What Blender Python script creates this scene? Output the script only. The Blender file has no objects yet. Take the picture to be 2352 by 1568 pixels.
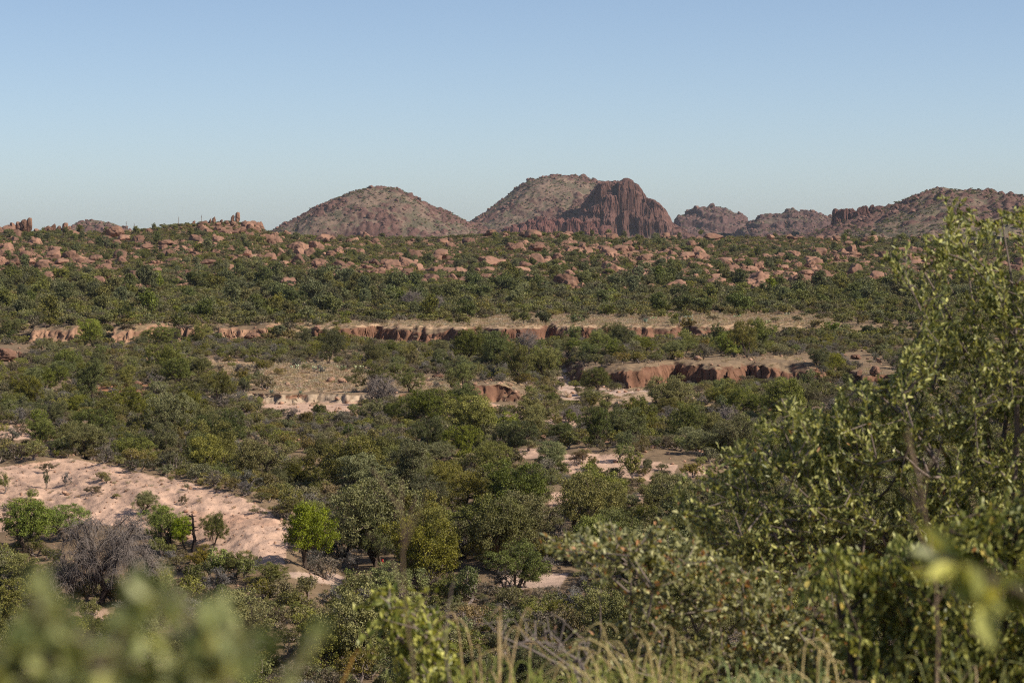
import bpy, bmesh, math, random, time
import numpy as np
from mathutils import Vector, Matrix, noise as mnoise
T0 = time.time()
def log(s): print('[%5.1f] %s' % (time.time() - T0, s))
rng = np.random.default_rng(7)
random.seed(7)
sc = bpy.context.scene
COL = sc.collection
S = 2352 / 1024.0            # all hand-read photo positions are in a 2352 x 1568 frame
F = 1024 * 85 / 36.0
PITCH = math.atan(111 / F)
CP, SP = math.cos(PITCH), math.sin(PITCH)

# ---------------------------------------------------------------- camera geometry helpers
def ray(X, Y):
    u = X / S - 512; v = Y / S - 341
    return np.array([u, F * CP - v * SP, -F * SP - v * CP])
def P3(X, Y, y):
    d = ray(X, Y); return d * (y / d[1])
def project(x, y, z):
    w = y * CP - z * SP
    up = y * SP + z * CP
    return (512 + F * x / w) * S, (341 - F * up / w) * S

# ---------------------------------------------------------------- noise
def _h(ix, iy, seed):
    a = (ix.astype(np.int64) * 374761393 + iy.astype(np.int64) * 668265263 + seed * 974634777) & 0xffffffff
    a = ((a ^ (a >> 13)) * 1274126177) & 0xffffffff
    a = ((a ^ (a >> 16)) * 2246822519) & 0xffffffff
    return ((a ^ (a >> 15)) & 0xffffff) / float(0x1000000)
def vnoise(x, y, seed=0):
    x = np.asarray(x, float); y = np.asarray(y, float)
    ix = np.floor(x); iy = np.floor(y); fx = x - ix; fy = y - iy
    fx = fx * fx * (3 - 2 * fx); fy = fy * fy * (3 - 2 * fy)
    a = _h(ix, iy, seed); b = _h(ix + 1, iy, seed); c = _h(ix, iy + 1, seed); d = _h(ix + 1, iy + 1, seed)
    return (a * (1 - fx) + b * fx) * (1 - fy) + (c * (1 - fx) + d * fx) * fy
def fbm(x, y, seed=0, o=4, g=0.5):
    s = 0; a = 1; t = 0
    for i in range(o):
        s = s + a * (vnoise(x, y, seed + i * 17) - 0.5) * 2; t += a; a *= g; x = x * 2.03 + 3.1; y = y * 2.03 - 1.7
    return s / t
def ridged(x, y, seed=0, o=3):
    s = 0; a = 1; t = 0
    for i in range(o):
        s = s + a * (1 - np.abs(vnoise(x, y, seed + i * 31) * 2 - 1)); t += a; a *= 0.5; x = x * 2.1 + 1.3; y = y * 2.1 + 5.2
    return s / t
def worley(x, y, seed=0):
    ix = np.floor(x); iy = np.floor(y)
    f1 = np.full(x.shape, 9.0); f2 = f1.copy(); cx = x * 0; cy = y * 0; rid = x * 0
    for dx in (-1, 0, 1):
        for dy in (-1, 0, 1):
            jx = ix + dx; jy = iy + dy
            px = jx + _h(jx, jy, seed); py = jy + _h(jx, jy, seed + 5)
            d = np.hypot(px - x, py - y)
            m = d < f1
            f2 = np.where(m, f1, np.minimum(f2, d))
            cx = np.where(m, px, cx); cy = np.where(m, py, cy); rid = np.where(m, _h(jx, jy, seed + 9), rid)
            f1 = np.where(m, d, f1)
    return f1, f2, cx, cy, rid
def sstep(a, b, x):
    t = np.clip((x - a) / (b - a), 0, 1); return t * t * (3 - 2 * t)

# ---------------------------------------------------------------- terrain
SKY_X = [-600, 0, 70, 130, 200, 260, 330, 400, 470, 540, 585, 620, 700, 900, 1000, 1100, 1200, 1300, 1400, 1500, 1700, 1800, 1900, 2352, 3200]
SKY_Y = [540, 536, 535, 533, 538, 540, 532, 520, 516, 514, 520, 540, 546, 550, 549, 543, 537, 540, 548, 551, 549, 550, 553, 558, 560]
def wig(x, a, b, c, seed):
    return a * (vnoise(x / 17, x * 0, seed) - .5) * 2 + b * (ridged(x / 5.0, x * 0 + 3, seed + 3, 2) - .5) * 2 + c * (ridged(x / 1.6, x * 0 + 7, seed + 5, 2) - .5) * 2
AX = [(v - 1176) / 5554 * 339 for v in (1330, 1380, 1440, 1520, 1545, 1560, 1580, 1640, 1720, 1760, 1800, 1870)]
AY = [345, 339, 335, 340, 345, 346, 342, 333, 342, 339, 341, 336]
def yA(x): return np.interp(x, AX, AY) + wig(x, .6, 1.5, .8, 11)
def kx(X, y=450): return (X - 1176) / 5554 * y
BX = [kx(v) for v in (0, 250, 340, 500, 690, 760, 810, 850, 1060, 1100, 1150, 1255, 1300, 1380, 1500, 1560, 1700)]
BY = [452, 450, 453, 450, 453, 451, 455, 461, 446, 445, 447, 455, 451, 453, 456, 452, 456]
def yB(x): return np.interp(x, BX, BY) + wig(x, 1.2, 2.6, 1.0, 21)
def yC(x): return 300 + wig(x, 2.5, 1.6, .7, 31)
def yD(x): return 331 + wig(x, 2.5, 1.6, .7, 41)
def crest_y(x): return np.interp(x, [-60, -35, -25, -19, -15, -12], [196, 194, 185, 176, 167, 158])
def crest_h(x): return np.interp(x, [-80, -48, -36, -25, -19, -15, -12.5, -11], [3.2, 3.3, 3.9, 3.4, 2.9, 2.1, 0.7, 0.0])
BUMPS = [(1220, 1036, 9, 1.3), (1420, 1072, 12, 1.8), (1300, 1160, 7, 1.5), (1450, 915, 10, .9), (1030, 1310, 9, .3), (40, 990, 14, 1.2)]
BUMP_W = []
def terrain(x, y, detail=True):
    x = np.asarray(x, float); y = np.asarray(y, float)
    v = np.interp(y, [-300, -20, 0, 5, 10, 16, 25, 40, 60, 80, 110, 150, 200, 250, 300, 330, 440, 470],
                  [20, 1.2, -1.65, -1.85, -2.9, -4.7, -7.5, -12.6, -18, -21, -22.4, -22.3, -22.1, -21.9, -21.8, -22, -20.9, -20.8])
    amp = sstep(20, 90, y)
    v = v + amp * (fbm(x / 38, y / 38, 1, 3) * .7 + fbm(x / 9, y / 9, 2, 3) * .22)
    # pale sand hill on the left of the valley
    yc = crest_y(x); hc = crest_h(x)
    t = (y - (yc - 30)) / 30.0
    prof = np.where(t < 1, sstep(0, 1, t) ** .9, 1 - sstep(0, 1, (y - yc) / 26))
    m = hc * prof
    gul = ridged(x / 6 + y / 11, y / 9 - x / 15, 51, 3)
    v = v + m + np.where(m > .1, sstep(.1, 1.2, m) * ((gul - .55) * .75 + fbm(x / 1.3, y / 1.3, 56, 4) * .26 + (ridged(x / 1.4 + y / 4, y / 3, 57, 3) - .5) * .22), 0)
    for bx, by, br, bh in BUMP_W:
        g = np.exp(-(((x - bx) / br) ** 2 + ((y - by) / (br * .8)) ** 2)); v = v + bh * g + g * .35 * fbm(x / 2, y / 2, 66, 3)
    # grassy ledge with eroded front
    wc = sstep(-42, -37, x) * (1 - sstep(-1.5, 2.5, x))
    ledge = -20.55 + np.interp(x, [-40, -8, -5, 1.5], [0, 0.1, 1.2, 1.3]) * (1 - sstep(303, 318, y)) + .25 * fbm(x / 12, y / 12, 5, 3)
    n2 = fbm(x / 1.9, y / 1.9, 401, 3) * 1.5 + fbm(x / .7, y / .7, 402, 2) * .5
    n2 = n2 + (ridged(x / 3.3, y / 6, 404, 2) - .5) * 1.6 + (ridged(x / 1.1, y / 3, 405, 2) - .5) * 1.0
    s = sstep(0, 1.7, y - yC(x) + n2 * .8) * (1 - sstep(366, 384, y)) * wc
    v = v * (1 - s) + np.maximum(v, ledge) * s
    # brown cliff terrace on the right
    wa = sstep(8.2, 10.5, x) * (1 - sstep(42.5, 46, x))
    pa = np.interp(y, [330, 345, 365, 400, 440], [-18.9, -18.85, -18.9, -19.8, -20.9]) + .18 * fbm(x / 7, y / 7, 8, 3)
    pa = pa - np.clip(fbm(x / 5, x * 0 + 9, 412, 3) + .1, 0, 1) * 1.6 * (1 - sstep(0, 6, y - yA(x))) - .9 * sstep(44, 50, x) - 0.5 * (1 - sstep(9, 20, x))
    ta = (y - yA(x) + n2 * 1.35) / np.interp(x, [8, 22, 30, 40, 60], [2.6, 2.0, 1.3, 2.2, 3.0])
    s = (sstep(0, 1, ta) * .86 + .14 * sstep(.6, 2.4, ta)) * wa
    v = v * (1 - s) + np.maximum(v, pa) * s
    wd = sstep(47, 48.5, x) * (1 - sstep(54, 56, x))
    s = sstep(0, 1.3, y - yD(x) + n2 * .7) * wd * (1 - sstep(345, 352, y))
    v = v * (1 - s) + np.maximum(v, -19.9) * s
    # bed of the dry wash
    wash = np.exp(-((x - np.interp(y, [280, 330, 352, 380, 430], [12, 9, 7.6, 7.2, 5])) / 4.2) ** 2) * sstep(300, 330, y) * (1 - sstep(385, 430, y))
    v = v - wash * 0.5
    # upland
    sk = np.interp(x / np.maximum(y, 400) * F * S + 1176, SKY_X, SKY_Y)
    yr = np.interp(y, [450, 520, 600, 660, 780, 950, 1100, 1200], [750, 718, 695, 676, 645, 607, 573, 549])
    w = sstep(620, 1200, y)
    yr = yr + w * (sk - 549)
    yy = np.minimum(y, 1200)
    up = -(yr - 528) / (F * S) * yy
    up = up - np.clip((y - 1205), 0, 300) * .05
    up = up + sstep(470, 600, y) * (1 - sstep(1150, 1250, y) * .7) * (fbm(x / 60, y / 60, 3, 3) * 1.1 + fbm(x / 14, y / 14, 4, 3) * .45)
    up = np.where(y > 1500, -12 + 0 * up, up)
    Xk = x / 452 * 5554 + 1176
    cl = np.interp(Xk, [-400, 40, 62, 165, 185, 240, 256, 330, 345, 385, 397, 440, 450, 490, 500, 606, 618, 700, 720, 1390, 1425, 1440, 1640, 1760], [0, 0, .95, .95, 0, 0, 1, 1, 0, 0, 1, 1, 0, 0, 1, 1, 0, 0, 1, 1, .5, .9, .85, 0])
    cl = cl * (1 - .75 * np.exp(-((Xk - 1105) / 22) ** 2)) * (1 - .7 * np.exp(-((Xk - 1262) / 10) ** 2)) * (1 - .7 * np.exp(-((Xk - 1580) / 16) ** 2))
    wid = 1.9 + 26 * (1 - cl)
    tb = (y - yB(x) + n2 * 1.1) / wid
    up = up - np.clip(fbm(x / 5, x * 0 + 3, 411, 3) + .15, 0, 1) * 1.7 * (1 - sstep(0, 6, y - yB(x))) - .25 * n2 * (1 - sstep(0, 4, y - yB(x)))
    s = sstep(0, 1, tb) * .88 + .12 * sstep(.5, 3, tb)
    v = v * (1 - s) + up * s
    if detail:
        v = v + fbm(x / 2.2, y / 2.2, 71, 3) * .09 * sstep(1, 60, y)
    return v
def hit(X, Y, y0=60, y1=1300):
    d = ray(X, Y); ys = np.arange(y0, y1, .5)
    zs = terrain(ys * d[0] / d[1], ys, False); r = ys * d[2] / d[1]
    if (zs >= r).any(): i = np.argmax(zs >= r)
    else: i = int(np.argmax(zs / ys)); return ys[i] * d[0] / d[1], ys[i], r[i]
    return ys[i] * d[0] / d[1], ys[i], zs[i]
_b = []
for X, Y, r_, h_ in BUMPS:
    q = hit(X, Y); _b.append((q[0], q[1], r_ * q[1] / 220, h_))
BUMP_W = _b

# bare places (photo frame): (polygon, colour kind)
PINK, TAN, WASH = 'pink', 'tan', 'wash'
BARE = [
 ([(-300, 1090), (0, 1070), (150, 1050), (400, 1098), (560, 1145), (665, 1200), (655, 1315), (520, 1290), (450, 1250), (350, 1215), (200, 1200), (0, 1220), (-300, 1240)], PINK),
 ([(1150, 1025), (1290, 1028), (1280, 1050), (1160, 1050)], PINK),
 ([(1290, 1040), (1400, 1045), (1550, 1065), (1540, 1108), (1420, 1095), (1300, 1088)], PINK),
 ([(1255, 1125), (1335, 1138), (1330, 1185), (1262, 1190)], PINK),
 ([(1258, 846), (1322, 846), (1345, 915), (1300, 925)], WASH),
 ([(1385, 890), (1510, 900), (1490, 935), (1400, 925)], WASH),
 ([(1120, 925), (1230, 935), (1330, 960), (1320, 985), (1240, 975), (1140, 955)], PINK),
 ([(470, 822), (620, 832), (760, 828), (900, 862), (1070, 872), (1050, 900), (820, 898), (640, 900), (520, 862)], TAN),
 ([(690, 743), (900, 732), (1060, 727), (1250, 722), (1400, 724), (1560, 716), (1700, 718), (1910, 726), (1900, 750), (1500, 753), (690, 752)], TAN),
 ([(1145, 1312), (1300, 1316), (1285, 1345), (1220, 1345), (1150, 1372)], WASH),
 ([(640, 1312), (770, 1318), (830, 1348), (700, 1338)], WASH),
 ([(125, 1395), (245, 1392), (250, 1425), (130, 1428)], PINK),
 ([(-80, 975), (70, 980), (90, 1000), (0, 1012), (-80, 1012)], PINK),
 ([(2070, 776), (2160, 782), (2150, 797), (2080, 795)], PINK),
 ([(1530, 1100), (1600, 1068), (1630, 1080), (1590, 1095)], PINK),
 ([(590, 925), (820, 920), (800, 950), (640, 950)], PINK),
 ([(200, 890), (340, 880), (330, 905), (230, 915)], 'red'),
 ([(1395, 985), (1450, 990), (1440, 1012), (1390, 1010)], PINK),
 ([(560, 585), (640, 582), (640, 592), (560, 592)], PINK),
 ([(1440, 1130), (1480, 1130), (1478, 1146), (1440, 1146)], PINK),
]
FACES = [  # cliff faces that nothing may hide
 [(805, 742), (1060, 744), (1060, 772), (960, 778), (870, 774), (805, 764)], [(1150, 745), (1255, 745), (1245, 775), (1160, 770)],
 [(1262, 748), (1370, 748), (1370, 763), (1262, 763)], [(1455, 748), (1560, 748), (1550, 763), (1455, 764)], [(1590, 750), (1690, 750), (1650, 762), (1590, 763)],
 [(60, 755), (165, 758), (160, 775), (60, 772)], [(258, 757), (325, 757), (325, 780), (260, 780)], [(505, 754), (600, 752), (600, 770), (525, 770)], [(400, 757), (432, 757), (432, 770), (400, 770)],
 [(1345, 842), (1550, 828), (1880, 815), (1850, 842), (1740, 852), (1600, 868), (1480, 884), (1375, 872)],
 [(600, 898), (812, 898), (812, 922), (610, 928)], [(1088, 876), (1192, 878), (1192, 925), (1100, 930)], [(1968, 838), (2045, 830), (2040, 868), (1972, 868)],
 [(718, 748), (742, 748), (742, 768), (716, 768)], [(-10, 790), (55, 790), (45, 826), (-10, 826)], [(1080, 733), (1500, 730), (1880, 728), (1860, 740), (1080, 741)], [(640, 850), (1035, 874), (1000, 888), (660, 878)], [(1950, 808), (1995, 808), (1990, 825), (1950, 825)],
 [(150, 1200), (340, 1190), (345, 1300), (160, 1310)], [(1665, 1278), (1720, 1278), (1720, 1302), (1665, 1302)], [(870, 1276), (890, 1276), (890, 1298), (870, 1298)],
]
def inpoly(X, Y, poly):
    X = np.asarray(X, float); Y = np.asarray(Y, float)
    c = np.zeros(X.shape, bool); n = len(poly)
    for i in range(n):
        x1, y1 = poly[i]; x2, y2 = poly[(i + 1) % n]
        if y1 == y2: continue
        c ^= ((y1 > Y) != (y2 > Y)) & (X < (x2 - x1) * (Y - y1) / (y2 - y1) + x1)
    return c

# ---------------------------------------------------------------- objects, meshes, tags
def tag(o, label=None, cat=None, group=None, kind=None):
    if label: o['label'] = label
    if cat: o['category'] = cat
    if group: o['group'] = group
    if kind: o['kind'] = kind
    return o
def mk_mesh(name, V, Q, mats, mi=None, tint=None, smooth=False, tris=None, col=None, uvp=None):
    me = bpy.data.meshes.new(name)
    V = np.asarray(V, np.float32); Q = np.asarray(Q, np.int32)
    if tris is not None and len(tris):
        loops = np.concatenate([Q.ravel(), np.asarray(tris, np.int32).ravel()])
        tot = np.concatenate([np.full(len(Q), 4), np.full(len(tris), 3)])
    else:
        loops = Q.ravel(); tot = np.full(len(Q), Q.shape[1] if len(Q) else 4)
    st = np.concatenate([[0], np.cumsum(tot)[:-1]]) if len(tot) else tot
    me.vertices.add(len(V)); me.vertices.foreach_set('co', V.ravel())
    me.loops.add(len(loops)); me.loops.foreach_set('vertex_index', loops.astype(np.int32))
    me.polygons.add(len(tot)); me.polygons.foreach_set('loop_start', st.astype(np.int32)); me.polygons.foreach_set('loop_total', tot.astype(np.int32))
    for m in mats: me.materials.append(m)
    if mi is not None: me.polygons.foreach_set('material_index', np.asarray(mi, np.int32))
    me.polygons.foreach_set('use_smooth', np.full(len(tot), bool(smooth)))
    if tint is not None:
        a = me.attributes.new('tint', 'FLOAT', 'POINT'); a.data.foreach_set('value', np.asarray(tint, np.float32))
    if col is not None:
        a = me.attributes.new('col', 'FLOAT_COLOR', 'POINT'); a.data.foreach_set('color', np.asarray(col, np.float32).ravel())
    me.update(calc_edges=True); me.validate()
    return me
def link(name, me, parent=None, loc=None):
    o = bpy.data.objects.new(name, me); COL.objects.link(o)
    if parent: o.parent = parent
    if loc is not None: o.location = loc
    return o

# ---------------------------------------------------------------- materials
def newmat(name):
    m = bpy.data.materials.new(name); m.use_nodes = True; nt = m.node_tree; nt.nodes.clear(); return m, nt
def nd(nt, t, **k):
    n = nt.nodes.new(t)
    for a, b in k.items():
        if a == 'inp':
            for i, v in b.items(): n.inputs[i].default_value = v
        else: setattr(n, a, b)
    return n
def leaf_mat(name, c1, c2, rough=.6, trans=.14, vary=.35, spec=.3, hue=.03):
    m, nt = newmat(name); L = nt.links.new
    out = nd(nt, 'ShaderNodeOutputMaterial'); at = nd(nt, 'ShaderNodeAttribute', attribute_name='tint'); oi = nd(nt, 'ShaderNodeObjectInfo')
    mx = nd(nt, 'ShaderNodeMix', data_type='RGBA'); mx.inputs['A'].default_value = (*c1, 1); mx.inputs['B'].default_value = (*c2, 1)
    L(at.outputs['Fac'], mx.inputs['Factor'])
    mu = nd(nt, 'ShaderNodeMix', data_type='RGBA', blend_type='MULTIPLY'); mu.inputs['Factor'].default_value = 1
    L(mx.outputs['Result'], mu.inputs['A']); L(oi.outputs['Color'], mu.inputs['B'])
    hs = nd(nt, 'ShaderNodeHueSaturation')
    r1 = nd(nt, 'ShaderNodeMapRange', inp={'To Min': .5 - hue, 'To Max': .5 + hue}); L(oi.outputs['Random'], r1.inputs['Value']); L(r1.outputs['Result'], hs.inputs['Hue'])
    ml = nd(nt, 'ShaderNodeMath', operation='MULTIPLY', inp={1: 7.13}); L(oi.outputs['Random'], ml.inputs[0])
    fr = nd(nt, 'ShaderNodeMath', operation='FRACT'); L(ml.outputs[0], fr.inputs[0])
    r2 = nd(nt, 'ShaderNodeMapRange', inp={'To Min': 1 - vary, 'To Max': 1 + vary}); L(fr.outputs[0], r2.inputs['Value']); L(r2.outputs['Result'], hs.inputs['Value'])
    ml2 = nd(nt, 'ShaderNodeMath', operation='MULTIPLY', inp={1: 31.7}); L(oi.outputs['Random'], ml2.inputs[0])
    fr2 = nd(nt, 'ShaderNodeMath', operation='FRACT'); L(ml2.outputs[0], fr2.inputs[0])
    r3 = nd(nt, 'ShaderNodeMapRange', inp={'To Min': .7, 'To Max': 1.1}); L(fr2.outputs[0], r3.inputs['Value']); L(r3.outputs['Result'], hs.inputs['Saturation'])
    L(mu.outputs['Result'], hs.inputs['Color'])
    pr = nd(nt, 'ShaderNodeBsdfPrincipled', inp={'Roughness': rough, 'Specular IOR Level': spec}); L(hs.outputs['Color'], pr.inputs['Base Color'])
    tr = nd(nt, 'ShaderNodeBsdfTranslucent')
    ty = nd(nt, 'ShaderNodeMix', data_type='RGBA', blend_type='MULTIPLY'); ty.inputs['Factor'].default_value = 1; ty.inputs['B'].default_value = (1.3, 1.25, .55, 1)
    L(hs.outputs['Color'], ty.inputs['A']); L(ty.outputs['Result'], tr.inputs['Color'])
    ms = nd(nt, 'ShaderNodeMixShader', inp={0: trans}); L(pr.outputs[0], ms.inputs[1]); L(tr.outputs[0], ms.inputs[2]); L(ms.outputs[0], out.inputs[0])
    return m
def bark_mat(name, c, c2=None, scale=20):
    m, nt = newmat(name); L = nt.links.new
    out = nd(nt, 'ShaderNodeOutputMaterial'); pr = nd(nt, 'ShaderNodeBsdfPrincipled', inp={'Roughness': .9, 'Specular IOR Level': .15})
    tc = nd(nt, 'ShaderNodeTexCoord'); n = nd(nt, 'ShaderNodeTexNoise', inp={'Scale': scale, 'Detail': 4}); L(tc.outputs['Object'], n.inputs['Vector'])
    mx = nd(nt, 'ShaderNodeMix', data_type='RGBA'); c2 = c2 or tuple(v * .55 for v in c)
    mx.inputs['A'].default_value = (*c2, 1); mx.inputs['B'].default_value = (*c, 1); L(n.outputs['Fac'], mx.inputs['Factor']); L(mx.outputs['Result'], pr.inputs['Base Color']); L(pr.outputs[0], out.inputs[0])
    return m
def rock_mat(name, c1, c2, c3, scale=.35, bump=.5, use_world=False, bdist=.4):
    m, nt = newmat(name); L = nt.links.new
    out = nd(nt, 'ShaderNodeOutputMaterial'); pr = nd(nt, 'ShaderNodeBsdfPrincipled', inp={'Roughness': .92, 'Specular IOR Level': .15})
    tc = nd(nt, 'ShaderNodeTexCoord'); ge = nd(nt, 'ShaderNodeNewGeometry'); oi = nd(nt, 'ShaderNodeObjectInfo')
    src = ge.outputs['Position'] if use_world else tc.outputs['Object']
    add = nd(nt, 'ShaderNodeVectorMath', operation='ADD'); L(src, add.inputs[0])
    if not use_world:
        sc_ = nd(nt, 'ShaderNodeVectorMath', operation='SCALE', inp={0: (37, 19, 53)}); L(oi.outputs['Random'], sc_.inputs['Scale']); L(sc_.outputs[0], add.inputs[1])
    n1 = nd(nt, 'ShaderNodeTexNoise', inp={'Scale': scale, 'Detail': 6, 'Roughness': .65}); L(add.outputs[0], n1.inputs['Vector'])
    n2 = nd(nt, 'ShaderNodeTexNoise', inp={'Scale': scale * 5, 'Detail': 6, 'Roughness': .7}); L(add.outputs[0], n2.inputs['Vector'])
    r1 = nd(nt, 'ShaderNodeValToRGB'); r1.color_ramp.elements[0].position = .35; r1.color_ramp.elements[1].position = .65
    r1.color_ramp.elements[0].color = (*c2, 1); r1.color_ramp.elements[1].color = (*c1, 1); L(n1.outputs['Fac'], r1.inputs[0])
    r2 = nd(nt, 'ShaderNodeMapRange', inp={'From Min': .52, 'From Max': .72, 'To Max': .8}); L(n2.outputs['Fac'], r2.inputs['Value'])
    mx = nd(nt, 'ShaderNodeMix', data_type='RGBA'); mx.inputs['B'].default_value = (*c3, 1); L(r2.outputs['Result'], mx.inputs['Factor']); L(r1.outputs['Color'], mx.inputs['A'])
    hs = nd(nt, 'ShaderNodeHueSaturation'); rr = nd(nt, 'ShaderNodeMapRange', inp={'To Min': .68, 'To Max': 1.3}); L(oi.outputs['Random'], rr.inputs['Value']); L(rr.outputs['Result'], hs.inputs['Value']); L(mx.outputs['Result'], hs.inputs['Color'])
    L(hs.outputs['Color'], pr.inputs['Base Color'])
    vo = nd(nt, 'ShaderNodeTexVoronoi', feature='DISTANCE_TO_EDGE', inp={'Scale': scale * 1.3}); L(add.outputs[0], vo.inputs['Vector'])
    mr = nd(nt, 'ShaderNodeMapRange', inp={'From Max': .06}); L(vo.outputs['Distance'], mr.inputs['Value'])
    ad = nd(nt, 'ShaderNodeMath', operation='MULTIPLY_ADD', inp={1: .35}); L(mr.outputs['Result'], ad.inputs[0]); L(n2.outputs['Fac'], ad.inputs[2])
    bp = nd(nt, 'ShaderNodeBump', inp={'Strength': bump, 'Distance': bdist}); L(ad.outputs[0], bp.inputs['Height']); L(bp.outputs[0], pr.inputs['Normal'])
    L(pr.outputs[0], out.inputs[0]); return m
def ground_mat(name, sc_=1.0, bump=.6, bdist=.3):
    m, nt = newmat(name); L = nt.links.new
    out = nd(nt, 'ShaderNodeOutputMaterial'); pr = nd(nt, 'ShaderNodeBsdfPrincipled', inp={'Roughness': .95, 'Specular IOR Level': .1})
    at = nd(nt, 'ShaderNodeAttribute', attribute_name='col'); ge = nd(nt, 'ShaderNodeNewGeometry')
    n1 = nd(nt, 'ShaderNodeTexNoise', inp={'Scale': 1.1 * sc_, 'Detail': 8, 'Roughness': .75}); L(ge.outputs['Position'], n1.inputs['Vector'])
    n2 = nd(nt, 'ShaderNodeTexNoise', inp={'Scale': .16 * sc_, 'Detail': 6, 'Roughness': .65}); L(ge.outputs['Position'], n2.inputs['Vector'])
    a = nd(nt, 'ShaderNodeMapRange', inp={'From Min': .3, 'From Max': .7, 'To Min': .72, 'To Max': 1.25}); L(n1.outputs['Fac'], a.inputs['Value'])
    b = nd(nt, 'ShaderNodeMapRange', inp={'From Min': .3, 'From Max': .7, 'To Min': .78, 'To Max': 1.18}); L(n2.outputs['Fac'], b.inputs['Value'])
    mu = nd(nt, 'ShaderNodeMath', operation='MULTIPLY'); L(a.outputs[0], mu.inputs[0]); L(b.outputs[0], mu.inputs[1])
    vm = nd(nt, 'ShaderNodeVectorMath', operation='SCALE'); L(at.outputs['Color'], vm.inputs[0]); L(mu.outputs[0], vm.inputs['Scale'])
    L(vm.outputs[0], pr.inputs['Base Color'])
    bp = nd(nt, 'ShaderNodeBump', inp={'Strength': bump, 'Distance': bdist}); L(n1.outputs['Fac'], bp.inputs['Height']); L(bp.outputs[0], pr.inputs['Normal'])
    L(pr.outputs[0], out.inputs[0]); return m

M_mesq = leaf_mat('mesquite_leaf', (.074, .080, .017), (.268, .256, .056), vary=.36, hue=.015)
M_shrub = leaf_mat('shrub_leaf', (.080, .074, .022), (.272, .238, .070), vary=.33, hue=.022)
M_shrub_b = leaf_mat('brown_shrub_leaf', (.075, .060, .034), (.190, .148, .080), vary=.3, hue=.015)
M_shrub_g = leaf_mat('grey_shrub_leaf', (.095, .082, .064), (.215, .188, .155), vary=.3, hue=.02)
M_far = leaf_mat('upland_leaf', (.064, .070, .020), (.215, .212, .056), vary=.3, hue=.015)
M_oak = leaf_mat('oak_leaf', (.085, .115, .016), (.64, .62, .15), rough=.45, trans=.25, vary=0.0, spec=.35, hue=0)
M_manz = leaf_mat('holly_leaf', (.10, .115, .030), (.58, .54, .20), rough=.5, trans=.25, vary=0.0, spec=.45, hue=0)
M_juj = leaf_mat('jojoba_leaf', (.060, .085, .015), (.50, .50, .13), rough=.45, trans=.25, vary=0.0, spec=.35, hue=0)
M_blur = leaf_mat('grey_green_leaf', (.085, .125, .028), (.52, .54, .20), rough=.5, trans=.35, vary=0.0, hue=0)
M_orange = leaf_mat('orange_leaf', (.42, .15, .03), (.55, .27, .08), rough=.5, trans=.3, vary=0.0, hue=0)
M_flower = leaf_mat('yellow_berry', (.50, .36, .05), (.60, .50, .14), rough=.5, trans=.2, vary=0.0, hue=0)
M_grass = leaf_mat('dry_grass', (.46, .37, .16), (.80, .68, .36), rough=.5, trans=.3, vary=.1)
M_tan = leaf_mat('tan_tuft', (.27, .20, .125), (.43, .325, .21), rough=.6, trans=.2, vary=.1)
M_ggrass = leaf_mat('green_grass', (.16, .22, .03), (.50, .52, .12), rough=.5, trans=.3, vary=.1)
M_agave = leaf_mat('agave_leaf', (.16, .21, .15), (.27, .33, .24), rough=.5, trans=.05, vary=.15)
M_pear = leaf_mat('cactus_pad', (.14, .20, .08), (.42, .44, .24), rough=.55, trans=.03, vary=.15)
M_bark = bark_mat('bark', (.10, .072, .055))
M_twig = bark_mat('grey_twig', (.28, .22, .19))
M_dead = bark_mat('dead_twig', (.27, .225, .20), (.125, .10, .09), 3)
M_black = bark_mat('burnt_wood', (.045, .032, .028))
M_rock = rock_mat('red_boulder', (.285, .162, .110), (.175, .094, .066), (.085, .054, .044), .42, bump=.8)
M_hillrock = rock_mat('hill_rock', (.19, .108, .086), (.125, .070, .058), (.08, .052, .046), .12)
M_earth = rock_mat('earth_block', (.46, .29, .20), (.34, .19, .125), (.22, .13, .09), .8)

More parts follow.
